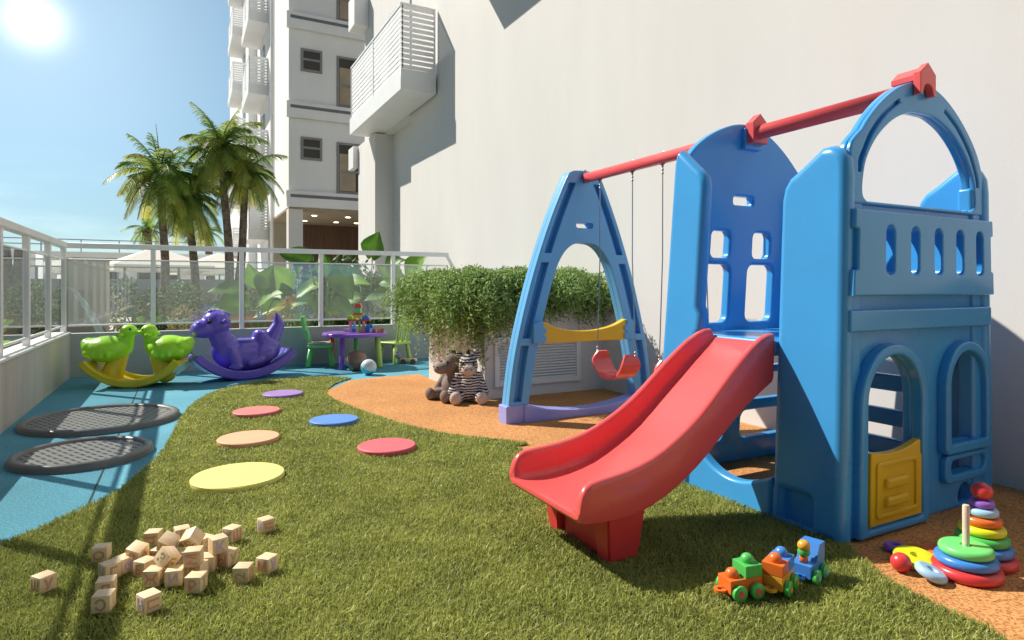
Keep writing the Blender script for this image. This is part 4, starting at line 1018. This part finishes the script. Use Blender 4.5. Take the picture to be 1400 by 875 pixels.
# ------------------------------------------------------------------ play table, chairs, balls
TX, TY = 2.10, 8.62
tb = thing('play_table', 'round violet play table with four differently coloured legs', 'table', (TX, TY, 0))
obj('tabletop', lathe(NB(), [(0, .425), (.40, .425), (.425, .428), (.435, .438), (.435, .462), (.425, .474), (.40, .478), (0, .478)], n=56), 'violet', tb, local=True)
def leg(x, y, sx, sy, h, m, par, r0=.038, r1=.028, lab=None):
    b = tube(NB(), [(x + sx, y + sy, 0), (x + sx * .95, y + sy * .95, .012), (x, y, h)], [r0 * .92, r0, r1], 16); obj('leg', b, m, par, local=True, label=lab)
leg(-.22, -.24, -.02, -.02, .43, 'violet', tb, lab='violet leg'); leg(.26, -.20, .02, -.02, .43, 'pale_lime', tb, .048, .036, lab='pale lime leg'); leg(.06, .20, .02, .02, .43, 'leg_green', tb, lab='leaf green leg'); leg(-.26, .22, -.02, .02, .43, 'orange', tb, lab='orange leg')
def kid_chair(x, y, rz, m, label, back):
    t = thing('kids_chair', label, 'chair', (x, y, 0), rz)
    obj('seat', box(NB(), -.165, .165, -.17, .17, .265, .305, .016, 4), m, t, local=True, wn=True)
    for sx in (-1, 1):
        for sy in (-1, 1): leg(sx * .12, sy * .125, sx * .04, sy * .035, .275, m, t, .036, .026)
    b = NB()
    for y_ in (-.10, 0, .10): tube(b, [(-.135, y_, .29), (-.185, y_ * 1.02, .52)], [.026, .02], 10)
    box(b, -.225, -.178, -.155, .155, .49, .70, .018, 4, Matrix.Translation((-.19, 0, .5)) @ Matrix.Rotation(R(-9), 4, 'Y') @ Matrix.Translation((.19, 0, -.5)))
    obj('backrest', b, m, t, local=True, wn=True)
    return t
ch = kid_chair(1.70, 8.93, R(-14), 'leg_green', 'bright green plastic chair on the left of the violet table', True)
b = NB(); box(b, -.15, .17, -.16, .16, .306, .335, .014, 3); cu_ = obj('seat_cushion', b, 'plush_light', smooth=True); cu_.data.transform(Matrix.Translation((.0, 0, 0))); cu_.location = (1.70, 8.93, 0); cu_.rotation_euler = (0, 0, R(-14)); tag(cu_, 'pale pink flat cushion on the seat of the bright green chair', 'cushion')
kid_chair(2.74, 8.86, R(120), 'pale_lime', 'pale lime plastic chair on the right of the violet table', True)
def ball(px, py, r, cols, label, rot):
    p = G(px, py); m, nt, N, L, bs = nodes('ball_' + label.split()[0])
    tc = N.new('ShaderNodeTexCoord'); w = N.new('ShaderNodeTexNoise'); w.inputs['Scale'].default_value = 5; L.new(tc.outputs['Object'], w.inputs['Vector'])
    sx = N.new('ShaderNodeSeparateXYZ'); L.new(tc.outputs['Object'], sx.inputs[0])
    ma = N.new('ShaderNodeMath'); ma.operation = 'MULTIPLY_ADD'; ma.inputs[1].default_value = .05; L.new(w.outputs['Fac'], ma.inputs[0]); L.new(sx.outputs['Z'], ma.inputs[2])
    mr = N.new('ShaderNodeMapRange'); mr.inputs[1].default_value = -r + .02; mr.inputs[2].default_value = r + .03; L.new(ma.outputs[0], mr.inputs[0])
    c = N.new('ShaderNodeValToRGB'); c.color_ramp.interpolation = 'CONSTANT'
    c.color_ramp.elements[0].color = cols[0] + (1,); c.color_ramp.elements[1].position = .48; c.color_ramp.elements[1].color = cols[1] + (1,)
    L.new(mr.outputs[0], c.inputs[0]); L.new(c.outputs[0], bs.inputs['Base Color']); bs.inputs['Roughness'].default_value = .25
    o = obj('ball', ell(NB(), (0, 0, 0), r, sub=4), m); o.location = (p.x, p.y, r); o.rotation_euler = rot
    tag(o, label, 'ball', 'balls under the play table')
ball(504, 512.5, .098, ((.05, .50, .62), (.60, .72, .78)), 'turquoise and white ball in front of the play table', (.35, .3, 0))
ball(488, 507, .135, ((.22, .11, .075), (.30, .16, .11)), 'brown ball under the violet table behind the turquoise one', (0, 0, 0))
ball(478, 503, .085, ((.08, .55, .66), (.62, .76, .82)), 'small pale blue ball under the table beside the brown one', (.2, -.4, 0))
# wooden pull toy in the shade of the planter
p = G(556, 497)
t = thing('pull_toy', 'wooden pull along toy with a grey head, beside the planter and pale lime chair', 'toy', (p.x - .02, p.y - .02, 0), R(-28))
obj('body', box(NB(), -.08, .16, -.045, .045, .035, .075, .008, 2), 'orange_wood' if 'orange_wood' in M else 'cube_wood', t, local=True)
obj('head', tube(NB(), [(-.15, 0, .13), (-.12, 0, .12), (-.06, 0, .08)], [.05, .06, .022], 16), 'grey_metal', t, local=True)
for x in (-.03, .11):
    for s in (-1, 1): obj('wheel', lathe(NB(), [(0, -.01), (.035, -.01), (.035, .01), (0, .01)], n=20), 'dark_wood', t, local=True).matrix_local = Matrix.Translation((x, s * .056, .036)) @ Matrix.Rotation(R(90), 4, 'X')

# toy castle: every block is its own thing, standing on the table top
ZT = .478
def castle(kind, dx, z, size, m, label, dy=0.0, rz=0.0):
    w, h = size[0], size[1]; d = size[2] if len(size) > 2 else w
    b = NB()
    if kind == 'cube': box(b, -w / 2, w / 2, -d / 2, d / 2, 0, h, .004, 2)
    elif kind == 'roof': panel(b, [(-w / 2, 0), (w / 2, 0), (w * .3, h), (-w * .3, h)], [], -d / 2, d / 2, bev=.003)
    elif kind == 'arch': panel(b, [(-w / 2, 0), (-w * .22, 0)] + [(w * .22 * math.cos(R(180 - 18 * k)), h * .12 + w * .22 * math.sin(R(180 - 18 * k))) for k in range(11)] + [(w * .22, 0), (w / 2, 0), (w / 2, h), (-w / 2, h)], [], -d / 2, d / 2, bev=.003)
    elif kind == 'dome': panel(b, [(w / 2 * math.cos(R(15 * k)), h * math.sin(R(15 * k))) for k in range(13)], [], -d / 2, d / 2, bev=.003)
    else: lathe(b, [(0, 0), (w / 2, 0), (w / 2, h), (0, h)], n=20)
    o = obj('castle_block', b, m, wn=True); o.location = (TX + .04 + dx * FY, TY - .06 - dx * FX + dy, ZT + z); o.rotation_euler = (0, 0, -YAW + rz)
    tag(o, label, 'toy block', 'building blocks of the toy castle')
s_ = .055
castle('cube', -.115, 0, (.05, .05), 'light_blue', 'light blue block at the left foot of the toy castle, under a lilac pillar')
castle('cube', -.06, 0, (.05, .05), 'toy_blue', 'blue block in the bottom row of the toy castle, left of the gate')
castle('cube', .01, 0, (.05, .05), 'acid', 'yellow block at the middle of the castle bottom row')
castle('cube', .065, 0, (.055, .06), 'pink', 'pink block in the castle bottom row, right of the yellow one')
castle('cube', .125, 0, (.05, .10), 'toy_blue', 'tall dark blue block under the right side of the castle')
castle('cube', -.16, 0, (.045, .045), 'pink', 'small pink block standing at the far left of the castle', .04)
castle('pillar', -.115, .0505, (.04, .10), 'pink', 'slim pillar of the castle, left of the gate')
castle('pillar', -.06, .0505, (.04, .10), 'light_blue', 'slim pale blue pillar in the middle of the castle')
castle('pillar', .065, .0605, (.04, .09), 'pink', 'slim pillar of the castle, right of the gate')
castle('pillar', .012, .0505, (.035, .10), 'leg_green', 'slim green pillar inside the castle gate', .02)
castle('cube', -.09, .151, (.13, .025, .06), 'salmon', 'flat red beam over the left castle pillars')
castle('cube', .085, .151, (.15, .025, .06), 'salmon', 'flat red beam over the right castle pillars')
castle('dome', -.115, .1765, (.075, .055), 'lime', 'lime green half round block on the castle left beam')
castle('arch', -.02, .1765, (.10, .06, .05), 'acid', 'yellow arch block at the centre of the castle')
castle('dome', .10, .1765, (.10, .055), 'toy_blue', 'blue half round block on the castle right beam')
castle('cube', -.01, .237, (.14, .022, .055), 'salmon', 'upper flat red beam of the castle under the green tower block')
castle('cube', -.005, .2595, (.07, .075), 'leg_green', 'green tower block under the red roof of the castle')
castle('roof', -.005, .335, (.105, .06, .08), 'salmon', 'red roof block at the very top of the castle')
castle('cube', .155, .0, (.05, .055), 'light_blue', 'light blue block behind the castle right side', .07)
castle('roof', .17, .0565, (.10, .05, .05), 'toy_blue', 'blue sloped block leaning behind the castle right side', .07)
castle('cube', .19, 0, (.048, .05), 'violet', 'magenta cube lying on the table right of the castle', -.06, .3)
castle('cube', .262, 0, (.045, .05), 'amber', 'orange cube on the table beside a red one', -.0, .5)
castle('cube', .318, 0, (.045, .05), 'salmon', 'red cube at the right end of the blocks on the table', .0, .2)

# ------------------------------------------------------------------ plush toys
def plush(px, py, rz, sc_, body_m, face_m, label, name, zebra_=False):
    p = G(px, py); t = thing(name, label, 'plush toy', (p.x, p.y, .004), rz); t.scale = (sc_,) * 3
    b = NB()
    ell(b, (0, 0, .135), (.115, .125, .14)); ell(b, (0, 0, .25), (.08, .09, .09)); ell(b, (.03, 0, .35), (.10, .095, .105)); ell(b, (.02, 0, .40), (.085, .085, .07))
    if not zebra_: ell(b, (.15, 0, .325), (.085, .075, .06))
    for s in (-1, 1):
        cap(b, (.01, s * .10, .25), (.08, s * .155, .10), .042, .048); cap(b, (.05, s * .09, .06), (.18, s * .12, .05), .06, .055)
        ell(b, (0.0, s * .085, .455), (.018, .035, .05), (s * -.5, 0, 0))
    bo = obj('body', remesh(b, .009, 5), body_m, t, local=True)
    for s in (-1, 1): obj('foot_pad', ell(NB(), (.205, s * .125, .062), (.042, .056, .064)), face_m, t, local=True)
    if zebra_: 
        b = NB(); ell(b, (.105, 0, .318), (.072, .072, .058)); ell(b, (.085, 0, .345), (.05, .06, .05)); obj('muzzle', remesh(b, .008, 4), face_m, t, local=True)
        mb = NB()
        for i in range(4): ell(mb, (.03 - .045 * i, 0, .475 - .015 * i * i), (.026, .02, .034), sub=2)
        obj('mane', mb, 'plush_dark', t, local=True)
        for s in (-1, 1): ell_ = obj('nostril', ell(NB(), (.172, s * .025, .325), (.006, .008, .006), sub=2), 'plush_dark', t, local=True)
    else:
        mb = NB()
        for i in range(3): ell(mb, (.0 - .04 * i, 0, .47 - .012 * i * i), (.026, .02, .03), sub=2)
        obj('mane', mb, 'plush_dark', t, local=True)
        for s in (-1, 1): obj('nostril', ell(NB(), (.225, s * .03, .345), (.008, .009, .008), sub=2), 'plush_dark', t, local=True)
    for s in (-1, 1): obj('eye', ell(NB(), (.112, s * .05, .385), (.012, .012, .014), sub=2), 'black', t, local=True)
    return t
plush(640, 549, R(-112), .98, 'zebra', 'plush_light', 'black and white striped zebra plush sitting against the planter', 'plush_zebra', True)
plush(620, 546, R(-165), .96, 'plush', 'plush', 'grey brown plush animal sitting behind the zebra plush', 'plush_hippo')

# ------------------------------------------------------------------ toy train on the lawn
def train_car(x, y, z, rz, label, chassis, kind):
    t = thing('toy_train_car', label, 'toy train', (x, y, z), rz, group='cars of the toy train')
    obj('chassis', box(NB(), -.066, .066, -.036, .036, .022, .070, .003, 2), chassis, t, local=True, wn=True)
    b = NB(); lathe(b, [(.010, -.004), (.022, -.004), (.022, .004), (.010, .004), (.010, -.004)], (-.083, 0, .030), 16); box(b, -.074, -.062, -.008, .008, .026, .034); obj('coupling', b, chassis, t, local=True)
    for sx in (-.036, .036):
        for s in (-1, 1):
            w = obj('wheel', lathe(NB(), [(0, -.009), (.024, -.009), (.0275, -.006), (.0275, .006), (.024, .009), (0, .009)], n=28), 'green', t, local=True)
            w.matrix_local = Matrix.Translation((sx, s * .046, .0275)) @ Matrix.Rotation(R(90), 4, 'X')
            hcol = 'salmon' if kind == 0 else 'amber' if kind == 1 else 'light_blue'
            h = obj('hub', lathe(NB(), [(0, -.0112), (.0115, -.0112), (.0115, .0112), (0, .0112)], n=20), hcol, w, local=True)
    def block(x0, x1, m, dome, dx, nm='block'):
        o = obj(nm, box(NB(), x0, x1, -.037, .037, .0705, .112, .003, 2), m, t, local=True, wn=True)
        obj('knob', ell(NB(), ((x0 + x1) / 2, 0, .118), .0235), dome, o, local=True)
    if kind == 0:
        obj('knob', ell(NB(), (-.034, 0, .076), .0235), 'orange', t, local=True); block(-.004, .066, 'green', 'green', 0)
    elif kind == 1:
        block(-.066, -.0005, 'orange', 'orange', 0); block(.0005, .066, 'toy_blue', 'toy_blue', 0)
    else:
        b = NB(); panel(b, [(-.012, .0705), (.066, .0705), (.066, .128), (.018, .128)], [], -.037, .037, bev=.003); obj('cab', b, 'toy_blue', t, local=True, wn=True)
        f = obj('driver', tube(NB(), [(-.038, 0, .07), (-.038, 0, .098)], .015, 14), 'orange', t, local=True)
        obj('driver_collar', lathe(NB(), [(0, 0), (.019, .002), (.0225, .012), (.02, .02), (0, .02)], (-.038, 0, .096), 18), 'green', f, local=True)
        obj('driver_head', ell(NB(), (-.038, 0, .130), (.0225, .0225, .021)), 'amber', f, local=True)
p0 = G(1020, 822, .018); 
train_car(p0.x + .02, p0.y + .045, .018, R(-9), 'orange front car of the toy train carrying a green block', 'orange', 0)
p1 = G(1078, 810, .018); train_car(p1.x - .010, p1.y + .035, .018, R(22), 'middle car of the toy train with orange and blue blocks', 'amber', 1)
p2 = G(1118, 793, .018); train_car(p2.x - .015, p2.y + .03, .018, R(16), 'blue rear car of the toy train with a yellow headed driver', 'toy_blue', 2)

# ------------------------------------------------------------------ stacking rings
def ringmesh(r, h, hole=.016):
    pr = [(hole, h * .25), (hole + .004, h * .05), (r - h * .42, 0)]
    for k in range(9): a = R(-90 + 180 * k / 8); pr.append((r - h * .45 + h * .45 * math.cos(a), h / 2 + h / 2 * math.sin(a)))
    pr += [(hole + .004, h * .97), (hole, h * .8), (hole, h * .25)]
    return lathe(NB(), pr, n=44)
def ringobj(x, y, z, r, h, m, label, rot=(0, 0, 0), grp='rings of the wooden stacking toys'):
    o = obj('stacking_ring', ringmesh(r, h), m); o.location = (x, y, z); o.rotation_euler = rot; tag(o, label, 'stacking ring', grp); return o
q = G(1346, 797); qx, qy = q.x, q.y + .062
po = thing('stacking_post', 'pale wooden post standing bare above the near ring stack', 'post', (qx, qy, .004))
obj('post', lathe(NB(), [(0, 0), (.012, 0), (.012, .262), (.010, .267), (0, .268)], n=18), 'post_wood', po, local=True)
z = .004
for r, h, m, l in ((.118, .044, 'red', 'large red ring at the bottom of the near ring stack'), (.104, .036, 'toy_blue', 'blue ring in the middle of the near ring stack'), (.090, .036, 'leg_green', 'green ring on top of the near ring stack, around the bare post')):
    ringobj(qx, qy, z, r, h, m, l); z += h + .0005
q = G(1352, 775); sx_, sy_ = q.x + .012, q.y + .03
z = .004
po = thing('stacking_post', 'wooden post hidden inside the tall complete ring stack', 'post', (sx_, sy_, .004)); obj('post', lathe(NB(), [(0, 0), (.012, 0), (.012, .26), (0, .26)], n=16), 'post_wood', po, local=True)
for r, h, m, l in ((.118, .042, 'red', 'red ring at the bottom of the tall complete ring stack'), (.104, .038, 'toy_blue', 'blue ring second from the bottom of the tall ring stack'), (.092, .036, 'green', 'green ring of the tall ring stack, under the yellow one'), (.080, .035, 'acid', 'yellow ring halfway up the tall ring stack'),
                   (.068, .034, 'orange', 'orange ring of the tall ring stack, above the yellow one'), (.056, .033, 'light_blue', 'light blue ring of the tall ring stack, under the purple one'), (.044, .030, 'violet', 'purple ring just under the red ball of the tall stack')):
    ringobj(sx_, sy_, z, r, h, m, l); z += h + .0005
o = obj('stacking_ball', ell(NB(), (0, 0, .033), (.037, .037, .034), sub=4), 'red'); o.location = (sx_, sy_, z - .001); tag(o, 'red ball topping the tall complete ring stack', 'ball')
q = G(1231, 757); ringobj(q.x, q.y + .02, .004, .044, .03, 'violet', 'small purple ring lying on the orange floor near the playhouse')
q = G(1292, 766); ringobj(q.x, q.y + .02, .004, .066, .034, 'orange', 'orange ring lying on the orange floor behind the near ring stack')
q = G(1262, 777); ringobj(q.x, q.y + .03, .012, .078, .034, 'acid', 'acid yellow ring lying on the floor between the red ball and orange ring', (.12, -.05, 0))
q = G(1282, 800); ringobj(q.x, q.y + .03, .020, .055, .032, 'light_blue', 'pale blue ring tilted on the orange floor in front of the yellow ring', (.30, .22, 0))
q = G(1237, 785); o = obj('stacking_ball', ell(NB(), (0, 0, 0), .036, sub=4), 'red'); o.location = (q.x, q.y + .015, .040); tag(o, 'small red ball on the floor beside the acid yellow ring', 'ball')

# ------------------------------------------------------------------ wooden alphabet cubes
CS = .057
def cube(cx, cy, z, rz, letters, label, tilt=(0, 0)):
    """cx, cy: centre in the enlarged photo crop; z: height of the cube's underside"""
    px, py = cx / 3.182, 660 + cy / 3.182
    c = G(px, py, z + CS / 2)
    t = bpy.data.objects.new('wooden_cube', cube_me); link(t); t.location = c; t.rotation_mode = 'QUATERNION'
    t.rotation_quaternion = (Matrix.Rotation(R(rz), 3, 'Z') @ Matrix.Rotation(R(tilt[0]), 3, 'X') @ Matrix.Rotation(R(tilt[1]), 3, 'Y')).to_quaternion()
    W[t.name] = Matrix.Identity(4); tag(t, label, 'wooden cube', 'wooden alphabet cubes on the lawn')
    for face, ch, m, rot in letters:
        me = glyph(ch, .050); T = Matrix.Translation((0, 0, CS / 2 + .0002)) @ Matrix.Rotation(R(rot), 4, 'Z')
        if face == 'F': T = Matrix.Rotation(R(90), 4, 'X') @ T              # faces -Y
        elif face == 'L': T = Matrix.Rotation(R(-90), 4, 'Z') @ Matrix.Rotation(R(90), 4, 'X') @ T
        elif face == 'S': T = Matrix.Rotation(R(90), 4, 'Z') @ Matrix.Rotation(R(90), 4, 'X') @ T
        me.transform(T); o = objm('letter', me, m, t)
b = NB(); box(b, -CS / 2, CS / 2, -CS / 2, CS / 2, -CS / 2, CS / 2, .0022, 2); sharpen(b); cube_me = bpy.data.meshes.new('wooden_cube'); b.to_mesh(cube_me); b.free(); cube_me.materials.append(M['cube_wood'])
RD, VI, BR, OL = 'letter_red', 'letter_violet', 'letter_brown', 'letter_green'
z0 = .020; z1 = z0 + CS
# yaw is measured from the view: -28 turns a cube square to the camera
for a in [
 (190, 432, z0, 38, [('F', 'У', RD, 0), ('L', 'Ш', BR, 0)], 'cube lying alone farthest left with a red letter У'),
 (441, 304, z0 + .0, -12, [('F', 'О', BR, 90)], 'cube with a brown letter О standing behind the left end of the pile'),
 (478, 379, z0, 30, [('F', 'Г', BR, 0), ('L', 'Ч', VI, 0)], 'cube at the left end of the pile with a brown Г and violet Ч'),
 (462, 452, z0, -6, [('F', 'Л', BR, 0)], 'cube half hidden behind the one with the brown letter С'),
 (451, 514, z0, -14, [('F', 'С', BR, 180)], 'cube with a turned brown letter С in front of the left end of the pile'),
 (648, 515, z0, 28, [('F', 'П', RD, 90), ('L', 'Н', VI, 0)], 'cube lying alone in front of the pile with a red П on its side'),
 (673, 405, z0, -26, [('F', 'Ж', RD, 0), ('S', 'Э', BR, 0)], 'cube with a large red letter Ж at the front of the pile'),
 (763, 404, z0, -14, [('F', 'И', VI, 0)], 'cube with a violet letter И at the front of the pile'),
 (853, 432, z0, -26, [('F', 'Р', RD, 0), ('S', 'Т', BR, 0)], 'cube with a red letter Р nearest the camera at the right of the pile'),
 (540, 352, z0, -50, [('F', 'Н', RD, 0), ('S', 'Ф', VI, 0)], 'cube wedged under the tilted one at the left of the pile'),
 (632, 365, z0, -48, [('F', 'Б', RD, 0)], 'cube between the tilted cube and the one with the red Ж'),
 (668, 238, z0, -20, [('F', 'Ц', RD, 90)], 'upright cube at the back left of the pile'),
 (792, 222, z0 + .01, 8, [('F', 'Д', BR, 0)], 'cube at the top back of the pile with its bare face up'),
 (884, 262, z0, -50, [('F', 'Я', RD, 0), ('S', 'З', RD, 0)], 'cube at the back right of the pile under the tilted one with С'),
 (700, 315, z0, -35, [('F', 'Ю', RD, 0)], 'cube buried in the middle of the pile'),
 (800, 322, z0, -26, [('F', 'В', VI, 0)], 'cube mostly hidden behind the raised one with a red М'),
 (858, 378, z0, -34, [('F', 'Е', BR, 0)], 'cube supporting the raised one with the red М'),
 (905, 345, z0, -20, [('F', 'В', OL, 0)], 'cube with an olive letter В at the right of the pile'),
 (990, 322, z0, -46, [('F', 'Ы', RD, 0), ('S', 'У', OL, 0)], 'cube with a red Ы at the right edge of the pile'),
 (1010, 220, z0, -50, [('F', 'Ж', VI, 0), ('S', 'Ш', RD, 0)], 'cube standing apart behind the right of the pile with a red Ш'),
 (1157, 181, z0, 20, [('F', 'Л', RD, 90), ('L', 'И', VI, 0)], 'cube lying alone farthest right and back on the lawn'),
 (1058, 391, z0, -26, [('F', '2', BR, 90), ('S', 'О', RD, 0)], 'cube with a turned brown number 2 right of the pile'),
 (1162, 350, z0, -46, [('F', 'М', RD, 0), ('S', 'У', VI, 0)], 'cube with a violet У lying alone to the right of the pile'),
 (843, 320, z1 + .001, -14, [('F', 'М', RD, 90)], 'raised cube with a red М on the top of the pile'),
 (949, 266, z1 + .001, 16, [('F', 'К', VI, 0)], 'raised cube with a clear violet letter К'),
 (598, 302, z0 + .030, -38, [('F', 'З', RD, 0), ('S', 'А', RD, 0)], 'cube tilted on the left of the pile with a red А'),
 (732, 262, z0 + .052, -40, [('F', 'Х', BR, 0), ('S', 'П', VI, 0)], 'cube tilted on edge at the top of the pile with a brown Х'),
 (838, 240, z0 + .050, -32, [('F', 'С', BR, 0)], 'cube tilted over at the top right of the pile with a brown С'),
 (728, 325, z0 + .048, -48, [('F', 'З', BR, 0), ('S', 'Б', BR, 0)], 'cube tilted in the middle of the pile with a brown З'),
]:
    lab = a[5]; tl = (0, 0)
    if 'tilted on the left' in lab: tl = (16, 14)
    elif 'tilted on edge' in lab: tl = (24, 26)
    elif 'tilted over' in lab: tl = (32, -26)
    elif 'tilted in the middle' in lab: tl = (-20, 30)
    cube(*a[:5], 'wooden ' + lab, tl)
# ------------------------------------------------------------------ light, sky, camera
S = Vector((-.168, .207, .256)).normalized()
el = math.asin(S.z); az = math.atan2(S.x, S.y)          # azimuth from +Y towards +X
sun = bpy.data.lights.new('sun', 'SUN'); sun.energy = 5.0; sun.angle = R(.6); sun.color = (1, .93, .82)
so = link(bpy.data.objects.new('sun', sun)); so.rotation_euler = (-S).to_track_quat('-Z', 'Y').to_euler(); so.location = S * 30
w = bpy.data.worlds.new('World'); sc.world = w; w.use_nodes = True
nt = w.node_tree; N = nt.nodes; L = nt.links; bg = N['Background']
sky = N.new('ShaderNodeTexSky'); sky.sky_type = 'NISHITA'; sky.sun_disc = False
sky.sun_elevation = el; sky.sun_rotation = az; sky.air_density = 1.0; sky.dust_density = .3; sky.ozone_density = 1.5
# bright hazy glow around the sun seen low in the sky, and thin cloud near the horizon
tc = N.new('ShaderNodeTexCoord'); nm = N.new('ShaderNodeVectorMath'); nm.operation = 'NORMALIZE'; L.new(tc.outputs['Generated'], nm.inputs[0])
vs = ray(45, 28).normalized()
dt = N.new('ShaderNodeVectorMath'); dt.operation = 'DOT_PRODUCT'; dt.inputs[1].default_value = vs; L.new(nm.outputs[0], dt.inputs[0])
def power(src, p, k):
    c = N.new('ShaderNodeMath'); c.operation = 'MAXIMUM'; c.inputs[1].default_value = 0; L.new(src, c.inputs[0])
    a = N.new('ShaderNodeMath'); a.operation = 'POWER'; a.inputs[1].default_value = p; L.new(c.outputs[0], a.inputs[0])
    m = N.new('ShaderNodeMath'); m.operation = 'MULTIPLY'; m.inputs[1].default_value = k; L.new(a.outputs[0], m.inputs[0]); return m.outputs[0]
g1 = power(dt.outputs['Value'], 60, 2.8); g2 = power(dt.outputs['Value'], 2600, 17.0)
ga = N.new('ShaderNodeMath'); L.new(g1, ga.inputs[0]); L.new(g2, ga.inputs[1])
sep = N.new('ShaderNodeSeparateXYZ'); L.new(nm.outputs[0], sep.inputs[0])
mp = N.new('ShaderNodeMapping'); mp.inputs['Scale'].default_value = (1.4, 1.4, 7); L.new(nm.outputs[0], mp.inputs[0])
cn = N.new('ShaderNodeTexNoise'); cn.inputs['Scale'].default_value = 2.6; cn.inputs['Detail'].default_value = 8; cn.inputs['Roughness'].default_value = .55; L.new(mp.outputs[0], cn.inputs['Vector'])
mr = N.new('ShaderNodeMapRange'); mr.interpolation_type = 'SMOOTHSTEP'; mr.inputs[1].default_value = .47; mr.inputs[2].default_value = .70; mr.inputs[3].default_value = 0; mr.inputs[4].default_value = 1; L.new(cn.outputs['Fac'], mr.inputs[0])
hz = N.new('ShaderNodeMapRange'); hz.interpolation_type = 'SMOOTHSTEP'; hz.inputs[1].default_value = .02; hz.inputs[2].default_value = .22; hz.inputs[3].default_value = 2; hz.inputs[4].default_value = .0; L.new(sep.outputs['Z'], hz.inputs[0])
cm = N.new('ShaderNodeMath'); cm.operation = 'MULTIPLY'; cf = N.new('ShaderNodeMath'); cf.operation = 'MULTIPLY'; L.new(mr.outputs[0], cf.inputs[0]); L.new(power(dt.outputs['Value'], 2.5, 1.5), cf.inputs[1]); L.new(cf.outputs[0], cm.inputs[0]); L.new(hz.outputs[0], cm.inputs[1])
tot = N.new('ShaderNodeMath'); L.new(ga.outputs[0], tot.inputs[0]); L.new(cm.outputs[0], tot.inputs[1])
cl_ = N.new('ShaderNodeVectorMath'); cl_.operation = 'SCALE'; cl_.inputs[0].default_value = (1, .985, .95); L.new(tot.outputs[0], cl_.inputs['Scale'])
ad = N.new('ShaderNodeVectorMath'); ad.operation = 'ADD'; tn = N.new('ShaderNodeVectorMath'); tn.operation = 'MULTIPLY'; tn.inputs[1].default_value = (.72, .90, .98); L.new(sky.outputs[0], tn.inputs[0]); L.new(tn.outputs[0], ad.inputs[0]); L.new(cl_.outputs[0], ad.inputs[1])
g3 = power(dt.outputs['Value'], 6, 5.6); hs = N.new('ShaderNodeVectorMath'); hs.operation = 'SCALE'; hs.inputs[0].default_value = (.66, 1.0, 1.14); L.new(g3, hs.inputs['Scale'])
a2 = N.new('ShaderNodeVectorMath'); a2.operation = 'ADD'; L.new(ad.outputs[0], a2.inputs[0]); L.new(hs.outputs[0], a2.inputs[1]); L.new(a2.outputs[0], bg.inputs[0]); bg.inputs[1].default_value = .046
cam = bpy.data.cameras.new('camera'); co = link(bpy.data.objects.new('camera', cam)); sc.camera = co
co.location = (0, 0, H); co.rotation_euler = (R(90), 0, -YAW)
cam.sensor_width = 36; cam.lens = FP / 1400 * 36; cam.shift_y = -45.5 / 1400; cam.clip_start = .05; cam.clip_end = 2000
sc.view_settings.view_transform = 'Standard'; sc.view_settings.look = 'None'; sc.view_settings.exposure = .45; sc.view_settings.gamma = 1; sc.view_settings.use_curve_mapping = False
sc.cycles.max_bounces = 8; sc.cycles.transparent_max_bounces = 12; sc.cycles.caustics_reflective = False; sc.cycles.caustics_refractive = False
